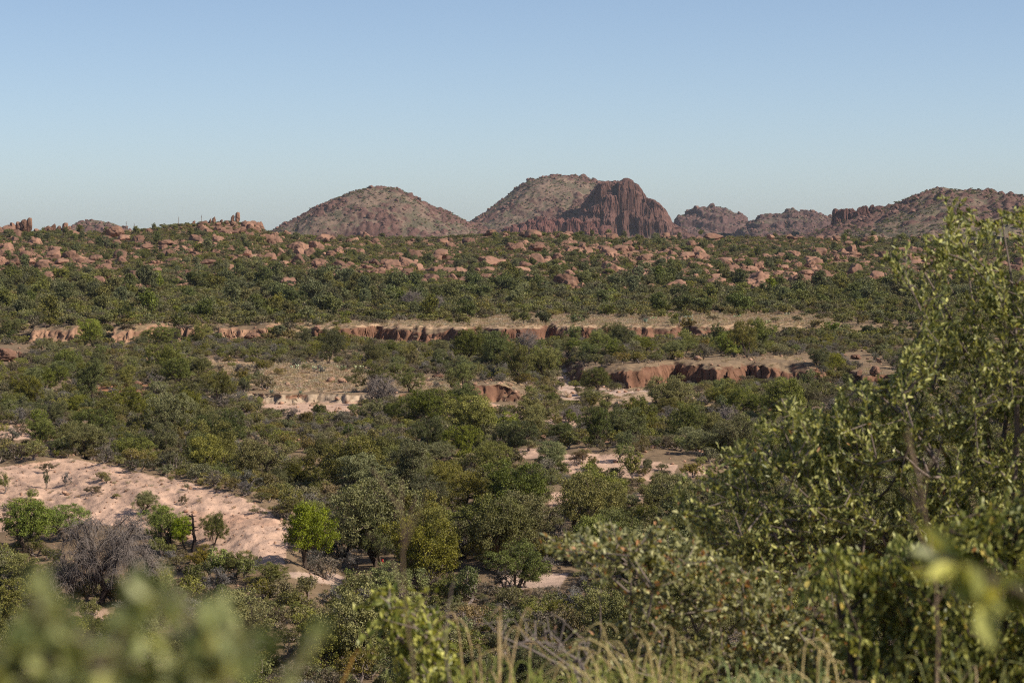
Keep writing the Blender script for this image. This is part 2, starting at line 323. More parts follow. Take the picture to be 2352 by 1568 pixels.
# ---------------------------------------------------------------- ground
Mg = ground_mat('ground_soil')
def build_ground():
    fine = np.arange(-.255, .2551, .00060)
    out = np.array([.27, .29, .32, .36, .42, .5, .65, .9, 1.4, 2.5, 5, 10])
    ks = np.concatenate([-out[::-1], fine, out])
    segs = [(-300, -20, 40), (-20, 0, 3), (0, 24, .5), (24, 110, 3), (110, 145, .7), (145, 205, .3), (205, 290, .45), (290, 312, .22), (312, 328, .5), (328, 350, .22), (350, 440, .6), (440, 466, .25),
            (466, 560, .8), (560, 900, 2.2), (900, 1180, 3.2), (1180, 1300, 4), (1300, 1600, 30), (1600, 3000, 200), (3000, 8001, 1000)]
    ys = np.concatenate([np.arange(a, b, s) for a, b, s in segs])
    Y, K = np.meshgrid(ys, ks, indexing='ij')
    W = np.maximum(Y, 30.0)
    X = np.clip(K * W, -6000 - 0 * K, 6000)
    X = X + np.sign(X) * (np.abs(K) * (np.abs(X) >= 6000))
    Z = terrain(X, Y)
    n, m = X.shape
    zx = np.gradient(Z, axis=1) / np.maximum(np.abs(np.gradient(X, axis=1)), 1e-3)
    zy = np.gradient(Z, axis=0) / np.maximum(np.abs(np.gradient(Y, axis=0)), 1e-3)
    slope = np.hypot(zx, zy)
    PX, PY = project(X, np.maximum(Y, 1), Z)
    c = np.empty((n, m, 3)); c[:] = (.215, .150, .095)
    nz = fbm(X / 25, Y / 25, 91, 3)[..., None]
    c = c * (1 + .25 * nz)
    up = sstep(470, 620, Y)[..., None]
    c = c * (1 - up) + np.array((.27, .155, .100)) * (1 + .25 * nz) * up
    colr = {PINK: (.52, .345, .255), TAN: (.42, .285, .180), WASH: (.47, .335, .265), 'red': (.42, .20, .11)}
    jx = 14 * fbm(X / 3.2, Y / 5, 95, 3); jy = 7 * fbm(X / 3.5 + 9, Y / 5, 96, 3)
    vis = Y > 100
    for poly, kind in BARE:
        mk = inpoly(PX + jx, PY + jy, poly) & vis
        c[mk] = np.array(colr[kind]) * (1 + .12 * nz[mk])
    # pale soil streaks and warm crust on the sand hill
    ph = np.clip(ridged(X / 5 + Y / 9, Y / 7, 51, 3), 0, 1)
    sand = (crest_h(X) > .3) & (Y > 135) & (Y < 215) & (c[..., 0] > .5)
    k = sstep(.35, .75, fbm(X / 5, Y / 4, 99, 4) + .35)[..., None]
    c = np.where(sand[..., None], c * (1 - k * .35) + np.array((.52, .27, .165)) * k * .35, c)
    # ochre grass patches
    g = ((fbm(X / 8, Y / 12, 93, 3) > .28) & (Y > 280) & (Y < 700))
    c[g] = c[g] * .4 + np.array((.36, .25, .14)) * .6
    # steep earth faces: strata of red and buff
    h0 = np.clip((Z + 22) / 4.5, 0, 1)
    st = vnoise(Z * 2.3 + fbm(X / 3, Y / 3, 88, 2), X / 30, 84)[..., None]
    redc = np.array((.235, .125, .080)) * (1 - st) + np.array((.14, .070, .046)) * st
    redc = np.where(((X < -45) & (Y > 400))[..., None], redc * .35 + np.array((.36, .215, .14)) * .65, redc)
    redc = redc * (1 + .35 * fbm(X / 2.5, Y / 2.5 + Z, 83, 3)[..., None])
    pale = ((Y < 312) & (X < -14))[..., None] & ((fbm(X / 4, Z * 1.2, 86, 3) + .25 - .1 * (Z + 22)) > .0)[..., None]
    redc = np.where(pale, np.array((.38, .285, .205)) * (1 + .25 * fbm(X / 1.5, Z * 2, 82, 3)[..., None]), redc)
    sm = (sstep(.45, .9, slope) * (Y > 285) * (Y < 475))[..., None]
    c = c * (1 - sm) + redc * sm
    sw = sstep(.4, 1.2, slope) * (Y > 285) * (Y < 480)
    Xd = X + sw * .45 * fbm(X / 1.3 + Y / 2, Z / .8, 501, 3); Yd = Y - sw * (1.0 * fbm(X / 1.6, Z / 1.1, 502, 3) + .45 * fbm(X / .6, Z / .5, 503, 2))
    V = np.stack([Xd, Yd, Z], -1).reshape(-1, 3)
    idx = np.arange(n * m).reshape(n, m)
    Q = np.stack([idx[:-1, :-1], idx[:-1, 1:], idx[1:, 1:], idx[1:, :-1]], -1).reshape(-1, 4)
    cc = np.concatenate([c.reshape(-1, 3), np.ones((n * m, 1))], 1)
    me = mk_mesh('ground', V, Q, [Mg], smooth=True, col=cc)
    tag(link('ground', me), 'dry pinkish desert ground with eroded red banks', kind='structure')
build_ground(); log('ground')

# ---------------------------------------------------------------- hills
Mh = ground_mat('hill_slope', .25, .8, 2.0)
HILLS = []
def hill(name, D, sky, front, back, res, crag=0.0, rough=1.0, base=-12, label=None, terr=0, col1=(.205, .142, .106), col2=(.130, .072, .060), red=.35, green=.35, power=.8, colw=9.0, capm=0):
    xs_k = np.array([(p[0] - 1176) / (F * S) for p in sky]) * D
    zs_k = np.array([-(p[1] - 528) / (F * S) for p in sky]) * D
    x0, x1 = xs_k[0], xs_k[-1]
    gx = np.arange(x0, x1 + res, res); gy = np.arange(D - front, D + back + res, res)
    Yg, Xg = np.meshgrid(gy, gx, indexing='ij')
    sd = int(D) % 97
    wx = Xg + 12 * fbm(Xg / 60, Yg / 60, sd, 3) * sstep(0, .4, np.abs(Yg - D) / front)
    rz = np.interp(wx, xs_k, zs_k)
    t = (Yg - (D - front)) / front
    t = t + .10 * fbm(Xg / 45, Yg / 45, sd + 1, 4)
    pr = np.where(Yg <= D, np.clip(t, 0, 1) ** power, 1 - sstep(0, 1, (Yg - D) / back))
    pr = np.where(Yg <= D, np.sin(np.clip(pr, 0, 1) * math.pi / 2), pr)
    H = (rz - base)
    Z = base + H * pr
    gy_ = ridged(wx / 34 + fbm(Yg / 60, Xg / 60, sd + 60, 2), Yg / 150, sd + 61, 3)
    Z = Z - (gy_ - .5) * 9 * rough * np.sin(np.clip(pr, 0, 1) * math.pi) ** .7 * sstep(0, 15, np.minimum(Xg - x0, x1 - Xg))
    edge = sstep(0, 12, np.minimum(Xg - x0, x1 - Xg))
    if terr:
        nn = fbm(Xg / 50, Yg / 50, sd + 4, 3) * .8
        q = Z / terr + nn; fl = np.floor(q); fr = q - fl
        Z2 = (fl + sstep(.42, .62, fr) * .75 + fr * .25 - nn) * terr
        Z = Z * (1 - crag) + Z2 * crag
    f1, f2, cx, cy, rid = worley(Xg / colw, Yg / colw, sd + 6)
    cm = sstep(.0, .35, fbm(Xg / 55, Yg / 40, sd + 8, 3) + .1 + capm)
    rk = cm * (np.clip(.62 - f1, 0, .5) ** .6 * 1.5) * (0.4 + rid)
    Z = Z + (rk * 4.2 * rough + fbm(Xg / 22, Yg / 22, sd + 2, 4) * 2.6 * rough + (ridged(Xg / 7, Yg / 7, sd + 3, 3) - .5) * 2.2 * rough) * edge * sstep(.02, .2, pr)
    zx = np.gradient(Z, axis=1) / res; zy = np.gradient(Z, axis=0) / res
    sl = np.hypot(zx, zy)
    n, m = Xg.shape
    c = np.empty((n, m, 3)); c[:] = col1
    nz = fbm(Xg / 18, Yg / 18, sd + 12, 4)
    c = c * (1 + .3 * nz[..., None])
    r = np.clip(sstep(.7, 1.3, sl) + sstep(.1, .4, rk), 0, 1)[..., None]
    c = c * (1 - r) + np.array(col2) * (1 + .35 * fbm(Xg / 5, Yg / 5 + Z / 4, sd + 15, 2)[..., None]) * r
    gmask = (sstep(.05, .3, fbm(Xg / 9, Yg / 9, sd + 13, 4) - .25 + green) * .7 * (1 - r[..., 0]))[..., None]
    c = c * (1 - gmask) + np.array((.095, .092, .056)) * gmask
    V = np.stack([Xg, Yg, Z], -1).reshape(-1, 3)
    idx = np.arange(n * m).reshape(n, m)
    Q = np.stack([idx[:-1, :-1], idx[:-1, 1:], idx[1:, 1:], idx[1:, :-1]], -1).reshape(-1, 4)
    me = mk_mesh(name, V, Q, [Mh], smooth=True, col=np.concatenate([c.reshape(-1, 3), np.ones((n * m, 1))], 1))
    o = link(name, me); tag(o, label, kind='structure')
    HILLS.append((D, gx, gy, Z, front, sl, rk))
    return o
hill('hills', 3000, [(600, 545), (635, 533), (660, 515), (690, 500), (725, 475), (745, 465), (765, 458), (790, 450), (810, 441), (850, 432), (880, 430), (910, 433), (950, 450), (985, 470), (1020, 485), (1060, 502), (1085, 515), (1130, 535), (1170, 550)], 150, 100, 1.1, rough=.8, label='rounded rocky hill with its shaded flank', green=.36, capm=.12)
hill('hills', 3600, [(1040, 545), (1075, 515), (1095, 503), (1120, 488), (1150, 462), (1180, 438), (1215, 417), (1250, 408), (1290, 405), (1330, 408), (1365, 416), (1400, 424), (1440, 430), (1480, 452), (1520, 500), (1545, 530), (1575, 550)], 190, 120, 1.3, rough=.8, label='broad dome shaped hill behind the jointed butte', green=.32, capm=.02)
hill('hills', 4200, [(1540, 545), (1549, 508), (1556, 495), (1580, 488), (1600, 475), (1640, 472), (1670, 480), (1700, 492), (1717, 505), (1725, 540)], 110, 90, 1.2, crag=.8, terr=16, rough=.7, label='small craggy hill with a flat rim', capm=.5, green=.2, col2=(.120, .070, .064), col1=(.14, .098, .080))
hill('hills', 3900, [(1680, 545), (1705, 525), (1740, 500), (1790, 490), (1810, 484), (1850, 486), (1880, 495), (1910, 500), (1960, 520), (2000, 545)], 120, 90, 1.2, crag=.7, terr=14, rough=.65, label='low craggy hill between the butte and mesa', capm=.4, green=.25, col2=(.120, .070, .063), col1=(.14, .098, .079))
hill('hills', 2500, [(1780, 556), (1850, 545), (1920, 522), (1990, 500), (2040, 480), (2060, 470), (2085, 458), (2110, 445), (2140, 436), (2165, 434), (2200, 441), (2250, 441), (2275, 446), (2300, 452), (2352, 455), (2450, 450), (2600, 440), (2900, 470), (3200, 545)], 260, 160, 1.5, rough=.9, label='long boulder covered hill on the right', green=.45, capm=.06)
hill('hills', 3300, [(160, 540), (180, 516), (205, 509), (235, 507), (262, 512), (300, 530), (330, 545)], 90, 70, 1.2, rough=.8, label='tiny rocky knoll beyond the ridge', green=.5)
def pillars(name, D, sky, ay, cell, res, base, label, shade=1.0, jag=.16, lean=0.0, col=(.21, .098, .078)):
    """a jointed rock mass: every cell of a jittered net is a column of its own height"""
    xs_k = np.array([(p[0] - 1176) / (F * S) for p in sky]) * D
    zs_k = np.array([-(p[1] - 528) / (F * S) for p in sky]) * D
    x0, x1 = xs_k[0] - 6, xs_k[-1] + 6
    gx = np.arange(x0, x1, res); gy = np.arange(D - ay * 1.3, D + ay * 1.1, res)
    Yg, Xg = np.meshgrid(gy, gx, indexing='ij'); sd = int(D) % 89 + 3
    wx = Xg + 2.2 * fbm(Xg / 8, Yg / 8, sd, 2); wy = Yg + 2.2 * fbm(Xg / 8 + 5, Yg / 8, sd + 1, 2)
    vc = cell * (1 + .0 * wx)
    wx = wx + cell * .5 * fbm(wx / (cell * 2.2), wy / (cell * 2.2), sd + 40, 2); wy = wy + cell * .5 * fbm(wx / (cell * 2.2), wy / (cell * 2.2), sd + 41, 2)
    f1, f2, cx, cy, rid = worley(wx / cell, wy / cell, sd)
    CX, CY = cx * cell, cy * cell
    top = np.interp(CX * .45 + Xg * .55, xs_k, zs_k, left=base, right=base)
    e = np.clip(1 - np.abs((CY * .5 + Yg * .5 - D) / ay) ** 1.6, 0, 1) + .22 * fbm(Xg / 13, Yg / 13, sd + 51, 3)
    steps = .50 * sstep(.02, .16, e) + .28 * sstep(.24, .34, e) + .22 * sstep(.44, .6, e)
    Hc = base + (top - base) * steps * (1 - jag * rid * (1 + 1.2 * (1 - steps)))
    gap = sstep(0.0, .14, f2 - f1)
    g1, g2, _, _, rid2 = worley(wx / (cell * .37), wy / (cell * .37), sd + 4)
    Z = base + (Hc - base) * (.80 + .20 * gap) - (1 - sstep(.0, .12, g2 - g1)) * 1.6 + rid2 * 1.5 - f1 ** 2 * (7 if cell < 15 else 12)
    Z = Z + fbm(Xg / 4, Yg / 4, sd + 9, 3) * 1.6
    Z = np.minimum(Z, np.interp(Xg, xs_k, zs_k, left=base, right=base) + 1.2 + fbm(Xg / 5, Yg / 5, sd + 90, 2))
    Z = np.where(top > base + 1, Z, base)
    # talus at the foot
    tal = base + np.clip((1.0 - np.abs((Yg - D) / (ay * 1.3)) ** 1.2), 0, 1) * (np.interp(Xg, xs_k, zs_k) - base) * .28
    Z = np.maximum(Z, tal + fbm(Xg / 5, Yg / 5, sd + 20, 3) * 1.5)
    n, m = Xg.shape
    c = np.empty((n, m, 3)); c[:] = col
    c = c * (1 + .25 * fbm(Xg / 14, Z / 9, sd + 11, 4)[..., None] + .18 * (vnoise(Z / 3.1, Xg / 60, sd + 12)[..., None] - .5) + .35 * (rid[..., None] - .5))
    tm = (Z < tal + .8)[..., None] & (fbm(Xg / 6, Yg / 6, sd + 30, 3) > -.1)[..., None]
    c = np.where(tm, np.array((.14, .12, .078)), c)
    hz = sstep(0, 8, Z - base)
    Xd = Xg + hz * (2.6 * fbm(Yg / 9 + Xg / 14, Z / 7, sd + 70, 3)); Yd = Yg + hz * (3.0 * fbm(Xg / 9, Z / 6, sd + 71, 3) + 1.2 * fbm(Xg / 3, Z / 2.5, sd + 72, 2))
    V = np.stack([Xd, Yd, Z], -1).reshape(-1, 3); idx = np.arange(n * m).reshape(n, m)
    Q = np.stack([idx[:-1, :-1], idx[:-1, 1:], idx[1:, 1:], idx[1:, :-1]], -1).reshape(-1, 4)
    me = mk_mesh(name, V, Q, [Mh], smooth=False, col=np.concatenate([c.reshape(-1, 3), np.ones((n * m, 1))], 1))
    tag(link(name, me), label, kind='structure')
pillars('hills', 3400, [(1285, 530), (1300, 514), (1320, 494), (1345, 462), (1366, 432), (1380, 416), (1412, 410), (1444, 413), (1466, 428), (1480, 451), (1506, 459), (1520, 472), (1533, 496), (1550, 515), (1575, 532), (1600, 545)], 62, 24, .7, -16, 'massive red butte split by vertical joints', jag=.04, col=(.135, .072, .060))
pillars('hills', 3200, [(1120, 540), (1160, 518), (1195, 512), (1215, 498), (1240, 495), (1275, 494), (1300, 498), (1345, 502), (1375, 508), (1398, 516), (1410, 535)], 20, 9, .6, -14, 'band of red rock columns below the butte', jag=.25, col=(.165, .078, .066))
pillars('hills', 2620, [(1905, 520), (1918, 480), (1930, 478), (1980, 474), (2010, 470), (2060, 469), (2090, 462)], 24, 9, .7, -16, 'flat topped rim of brown cliffs', jag=.12, col=(.14, .070, .060))
log('hills')

# ---------------------------------------------------------------- plants: geometry helpers
def unit(v): return v / np.maximum(np.linalg.norm(v, axis=-1, keepdims=True), 1e-9)
def rdir(n, r=rng): return unit(r.normal(size=(n, 3)))
def tubes(p0, p1, r0, r1, n=5):
    d = unit(p1 - p0); a = np.where(np.abs(d[:, 2:3]) > .9, [[1., 0, 0]], [[0., 0, 1]])
    u = unit(np.cross(d, a)); w = np.cross(d, u)
    th = np.arange(n) * 2 * math.pi / n
    ring = np.cos(th)[None, :, None] * u[:, None, :] + np.sin(th)[None, :, None] * w[:, None, :]
    A = p0[:, None, :] + ring * r0[:, None, None]; B = p1[:, None, :] + ring * r1[:, None, None]
    V = np.concatenate([A, B], 1).reshape(-1, 3)
    i = np.arange(n); j = (i + 1) % n
    q = np.stack([i, j, j + n, i + n], -1)
    Q = (np.arange(len(p0)) * 2 * n)[:, None, None] + q[None]
    return V, Q.reshape(-1, 4)
def cards(c, L, Wd, r=rng, up=0.0, ax=None, nrm=None):
    """flat diamond leaves"""
    n = len(c)
    a = rdir(n, r) if ax is None else ax
    if up: a = unit(a + [[0, 0, up]])
    b = unit(np.cross(a, rdir(n, r) if nrm is None else nrm))
    L = np.broadcast_to(L, (n,))[:, None]; Wd = np.broadcast_to(Wd, (n,))[:, None]
    V = np.stack([c - a * L * .5, c + b * Wd * .5, c + a * L * .5, c - b * Wd * .5], 1).reshape(-1, 3)
    return V, np.arange(n * 4).reshape(n, 4)
def leaves6(c, a, nr, L, Wd, fold=.25):
    """folded pointed leaves: base c, axis a, face normal nr; two quads each"""
    n = len(c); nr = unit(nr - a * (nr * a).sum(1, keepdims=True)); b = np.cross(a, nr)
    L = np.broadcast_to(L, (n,))[:, None]; Wd = np.broadcast_to(Wd, (n,))[:, None]
    h = nr * Wd * fold
    V = np.stack([c, c + a * L * .3 + b * Wd * .48 + h, c + a * L * .72 + b * Wd * .36 + h * .8, c + a * L, c + a * L * .72 - b * Wd * .36 + h * .8, c + a * L * .3 - b * Wd * .48 + h], 1).reshape(-1, 3)
    o = (np.arange(n) * 6)[:, None]
    return V, np.concatenate([o + [[0, 1, 2, 3]], o + [[0, 3, 4, 5]]], 0)
class Acc:
    def __init__(s): s.V = []; s.Q = []; s.M = []; s.T = []; s.n = 0
    def add(s, VQ, mi=0, tint=0.0):
        V, Q = VQ; s.V.append(V); s.Q.append(Q + s.n); s.M.append(np.full(len(Q), mi)); s.T.append(np.broadcast_to(tint, (len(V),)).astype(float)); s.n += len(V)
    def mesh(s, name, mats, smooth=False):
        return mk_mesh(name, np.concatenate(s.V), np.concatenate(s.Q), mats, np.concatenate(s.M), np.concatenate(s.T), smooth)
def grow(P0, par0, targets, step, r=rng, bend=.25, jit=.06, bias=.25):
    """joins every target to the nearest branch already there; returns nodes, parents, index of the target nodes"""
    N = len(P0) + len(targets) * 8
    P = np.empty((N, 3)); par = np.empty(N, int); pd = np.zeros(N)
    n = len(P0); P[:n] = P0; par[:n] = par0
    for i in range(n):
        if par[i] >= 0: pd[i] = pd[par[i]] + np.linalg.norm(P[i] - P[par[i]])
    d0 = np.linalg.norm(targets - P0[0], axis=1) * r.uniform(.85, 1.15, len(targets))
    tips = []
    for k in np.argsort(d0):
        t = targets[k]; d = np.linalg.norm(P[:n] - t, axis=1)
        i = int(np.argmin(d + bias * pd[:n])); L = d[i]
        m = min(7, max(1, int(L / step))); a = P[i].copy()
        perp = r.normal(size=3) * bend * .25 * L; perp[2] += bend * .3 * L
        pi = i
        for s_ in range(1, m + 1):
            u = s_ / m; q = a * (1 - u) + t * u + perp * math.sin(math.pi * u) * .6 + (r.normal(size=3) * jit * step if s_ < m else 0)
            P[n] = q; par[n] = pi; pd[n] = pd[pi] + L / m; pi = n; n += 1
        tips.append(n - 1)
    return P[:n], par[:n], np.array(tips)
def radii(P, par, tips, rt, ex=.5, rmax=1e9):
    w = np.zeros(len(P)); w[tips] = 1
    for i in range(len(P) - 1, 0, -1):
        if par[i] >= 0: w[par[i]] += w[i]
    return np.minimum(rt * np.maximum(w, .6) ** ex, rmax)
def skeleton(P, par, R, n=5, rmin=0.0):
    ii = np.where(par >= 0)[0]; ii = ii[R[ii] >= rmin]
    return tubes(P[par[ii]], P[ii], np.minimum(R[par[ii]], R[ii] * 1.6), R[ii], n)

# ---------------------------------------------------------------- prototype trees and shrubs
def tree_parts(seed, W, H, npuff, nleaf, leaf, mats, trunk_h=.28, puff=.42, lobes=7, flat=1.0, sparse=0.0, rt=.012, nside=4, bare=0.0):
    r = np.random.default_rng(seed)
    lc = []
    for i in range(lobes):
        a = r.uniform(0, 2 * math.pi); q = r.uniform(.10, .78)
        lc.append((math.cos(a) * W * .5 * q, math.sin(a) * W * .5 * q, H * r.uniform(.40, .80), r.uniform(.15, .32) * W, r.uniform(.13, .28) * H * flat * 1.25))
    lc.append((0, 0, H * .66, W * .3, H * .3)); lc = np.array(lc)
    T = []
    while len(T) < npuff:
        l = lc[r.integers(len(lc))]; d = rdir(1, r)[0]; q = r.uniform(.3, 1) ** .45
        p = np.array([l[0] + d[0] * l[3] * q, l[1] + d[1] * l[3] * q, l[2] + d[2] * l[4] * q])
        if p[2] < H * .12 or p[2] > H * 1.0: continue
        T.append(p)
    T = np.array(T)
    P0 = [np.zeros(3)]; par = [-1]
    ns = r.integers(1, 4)
    for s_ in range(ns):
        a = r.uniform(0, 6.28); pv = 0; q = np.zeros(3)
        for k in range(3):
            q = q + np.array([math.cos(a) * W * .05, math.sin(a) * W * .05, H * trunk_h / 3 * 1.2]) + r.normal(size=3) * W * .012; P0.append(q.copy()); par.append(pv); pv = len(P0) - 1
    P, pa, tips = grow(np.array(P0), np.array(par), T, W * .12, r)
    R = radii(P, pa, tips, rt * W / 5, .52, W * .045)
    tr = Acc(); tr.add(skeleton(P, pa, R, nside), 0, 0)
    cr = Acc()
    TT = P[tips]
    keep = r.random(len(TT)) > sparse
    TT = TT[keep]
    ctr = np.repeat(TT, nleaf, 0); ps = np.repeat(r.uniform(.6, 1.25, len(TT)) * puff, nleaf)
    off = rdir(len(ctr), r) * (r.random(len(ctr)) ** .55)[:, None] * ps[:, None] * [[1, 1, .72]]
    c = ctr + off; c[:, 2] = np.maximum(c[:, 2], .03)
    tint = np.clip(np.repeat(r.random(len(TT)), nleaf) * .6 + r.random(len(c)) * .4, 0, 1)
    L = leaf * r.uniform(.7, 1.35, len(c))
    V, Q = cards(c, L, L * .55, r, up=.15)
    cr.add((V, Q), 0, np.repeat(tint, 4))
    return cr, tr
def proto(name, cr, tr, mats):
    a = Acc()
    a.V = cr.V + tr.V; a.Q = [q for q in cr.Q] + [q + cr.n for q in tr.Q]; a.M = cr.M + [m * 0 + 1 for m in tr.M]; a.T = cr.T + tr.T
    return a.mesh(name, mats)
PROT = bpy.data.collections.new('prototypes')     # never linked into the scene
PINFO = []
def add_proto(kind, W, H, crown, trunk, joint):
    o = bpy.data.objects.new('p%03d' % len(PINFO), joint); PROT.objects.link(o)
    PINFO.append(dict(kind=kind, W=W, H=H, crown=crown, trunk=trunk, joint=joint)); return len(PINFO) - 1
IDX = {k: [] for k in ('tree', 'treefar', 'shrub', 'shrubfar', 'rock', 'hillrock', 'tuft', 'stone')}
for i in range(7):
    W = 5.6; H = [4.6, 5.4, 4.0, 5.0, 4.4, 5.8, 3.9][i]
    cr, tr = tree_parts(100 + i, W, H, 230, 95, .105, None, lobes=[7, 5, 8, 6, 9, 5, 7][i], sparse=[.05, .1, .0, .15, .05, .1, .2][i])
    mm = [M_mesq, M_bark]
    IDX['tree'].append(add_proto('tree', W, H, cr.mesh('crown', [M_mesq]), tr.mesh('trunk', [M_bark]), proto('tree', cr, tr, mm)))
for i in range(6):
    W = 4.6; H = [3.4, 4.2, 3.0, 3.8, 3.2, 4.4][i]
    cr, tr = tree_parts(200 + i, W, H, 110, 34, .24, None, lobes=[6, 5, 7, 6, 5, 7][i], sparse=.05, puff=.46, nside=3)
    IDX['treefar'].append(add_proto('tree', W, H, cr.mesh('crown', [M_far]), tr.mesh('trunk', [M_bark]), proto('tree', cr, tr, [M_far, M_bark])))
for i in range(7):
    W = 2.6; H = [1.3, 1.6, 1.1, 1.4, 1.8, 1.2, 1.5][i]
    cr, tr = tree_parts(300 + i, W, H, 75, 48, .085, None, trunk_h=.1, lobes=6, puff=.24, rt=.022, sparse=[0, .1, .2, .05, .1, 0, .3][i])
    j = proto('shrub', cr, tr, [[M_shrub, M_mesq, M_shrub_b, M_shrub, M_mesq, M_shrub, M_shrub_g][i], M_twig])
    IDX['shrub'].append(add_proto('shrub', W, H, None, None, j))
for i in range(6):
    W = 2.8; H = [1.3, 1.6, 1.1, 1.5, 1.8, 1.2][i]
    cr, tr = tree_parts(400 + i, W, H, 46, 22, .19, None, trunk_h=.1, lobes=5, puff=.3, rt=.02, nside=3)
    j = proto('shrub', cr, tr, [[M_shrub, M_mesq, M_shrub_b, M_shrub, M_mesq, M_shrub][i], M_twig])
    IDX['shrubfar'].append(add_proto('shrub', W, H, None, None, j))
log('tree prototypes')

def rock_mesh(seed, mat, kind='round', sub=4):
    r = random.Random(seed)
    bm = bmesh.new(); bmesh.ops.create_icosphere(bm, subdivisions=sub, radius=1)
    planes = []
    for i in range(15 if kind != 'round' else 9):
        n = Vector((r.gauss(0, 1), r.gauss(0, 1), r.gauss(0, .8))).normalized(); planes.append((n, r.uniform(.55, .85)))
    off = Vector((r.uniform(-50, 50), r.uniform(-50, 50), r.uniform(-50, 50)))
    for v in bm.verts:
        p = v.co.normalized()
        e = 2.6 if kind != 'round' else 2.2
        k = (abs(p.x) ** e + abs(p.y) ** e + abs(p.z) ** e) ** (-1 / e); q = p * k
        q *= 1 + .22 * mnoise.noise(p * 1.1 + off)
        for n, d in planes:
            s = q.dot(n) - d
            if s > 0: q -= n * s * .93
        q *= 1 + .11 * mnoise.fractal(p * 2.8 + off, .6, 2, 5)
        if kind == 'crack':
            w = mnoise.noise(Vector((p.x * 2.2, p.y * 2.2, p.z * .5)) + off); q *= 1 - .22 * max(0, 1 - abs(w) * 9)
            w = mnoise.noise(Vector((p.x * .7, p.y * .7, p.z * 2.4)) - off); q *= 1 - .15 * max(0, 1 - abs(w) * 10)
        if kind == 'pillar': q *= 1 + .16 * mnoise.noise(Vector((0, 0, p.z * 2.6)) + off) + .06 * mnoise.noise(Vector((p.x * 4, p.y * 4, p.z)) + off)
        if kind == 'slab': q.z *= .55
        v.co = q
    mx = [max(abs(v.co[i]) for v in bm.verts) for i in range(3)]
    for v in bm.verts: v.co = Vector((v.co.x / mx[0] * .5, v.co.y / mx[1] * .5, v.co.z / mx[2] * .5))
    for f in bm.faces: f.smooth = True
    me = bpy.data.meshes.new('boulder'); bm.to_mesh(me); bm.free(); me.materials.append(mat); return me
ROCKK = ['round', 'crack', 'round', 'crack', 'crack', 'slab', 'slab', 'slab', 'pillar', 'pillar', 'round', 'crack']
for i, k in enumerate(ROCKK):
    IDX['rock'].append(add_proto('boulder', 1, 1, None, None, rock_mesh(500 + i, M_rock, k)))
for i in range(4):
    IDX['hillrock'].append(add_proto('hillrock', 1, 1, None, None, rock_mesh(540 + i, M_hillrock, ['crack', 'round', 'pillar', 'slab'][i], 3)))
for i in range(2):
    IDX['stone'].append(add_proto('stone', 1, 1, None, None, rock_mesh(560 + i, M_earth, 'crack', 2)))
def tuft_mesh(seed, n=70, h=.55, spread=.5, mat=None):
    r = np.random.default_rng(seed); a = Acc()
    b = np.c_[r.normal(0, spread * .35, n), r.normal(0, spread * .35, n), np.zeros(n)]
    d = unit(np.c_[r.normal(0, .45, n), r.normal(0, .45, n), np.ones(n)])
    L = h * r.uniform(.5, 1.2, n)
    V, Q = cards(b + d * L[:, None] * .5, L, L * .045 + .012, r, ax=d)
    a.add((V, Q), 0, np.repeat(r.random(n), 4)); return a.mesh('tuft', [mat or M_grass])
for i in range(3): IDX['tuft'].append(add_proto('tuft', 1, 1, None, None, tuft_mesh(600 + i, mat=M_tan)))
log('rock prototypes')

# ---------------------------------------------------------------- scatter
PL = []      # rows: kind, x, y, z, rot, sx, sy, sz, proto index, manual flag
def screen_ok(x, y, z, w, h, faces=True, bare=True):
    X0, Y0 = project(x, y, z); X1, Y1 = project(x, y, z + h); dx = w * .42 / y * F * S
    pts = [(X0, Y0), (X0, (Y0 + Y1) / 2), (X0, Y1), (X0 - dx, (Y0 + Y1) / 2), (X0 + dx, (Y0 + Y1) / 2)]
    for p in pts:
        for poly in FACES:
            if inpoly(p[0], p[1], poly): return False
    if bare:
        for p in pts[:2] + pts[3:]:
            for poly, _ in BARE:
                if inpoly(p[0], p[1], poly): return False
    return True
def vec_ok(x, y, z, w, h):
    X0, Y0 = project(x, y, z); X1, Y1 = project(x, y, z + h); dx = w * .42 / y * F * S; ym = (Y0 + Y1) / 2
    bad = np.zeros(len(x), bool); keep = rng.random(len(x)); Y0m = np.median(Y0)
    for X, Y, b in ((X0, Y0, 1), (X0, ym, 1), (X0, Y1, 0), (X0 - dx, ym, 1), (X0 + dx, ym, 1)):
        for poly in FACES: bad |= inpoly(X, Y, poly)
        if b:
            for poly, k_ in BARE: bad |= inpoly(X, Y, poly) & ((keep < (.62 if Y0m < 760 else .85)) if k_ == TAN else (keep < .72) if poly is not BARE[0][0] else True)
    return ~bad
def grid_pts(y0, y1, cell, kmax=.25):
    ys = np.arange(y0, y1, cell); out = []
    for yv in ys:
        xs = np.arange(-kmax * yv, kmax * yv, cell); out.append(np.c_[xs, np.full(len(xs), yv)])
    p = np.concatenate(out); return p + rng.uniform(-.5, .5, p.shape) * cell
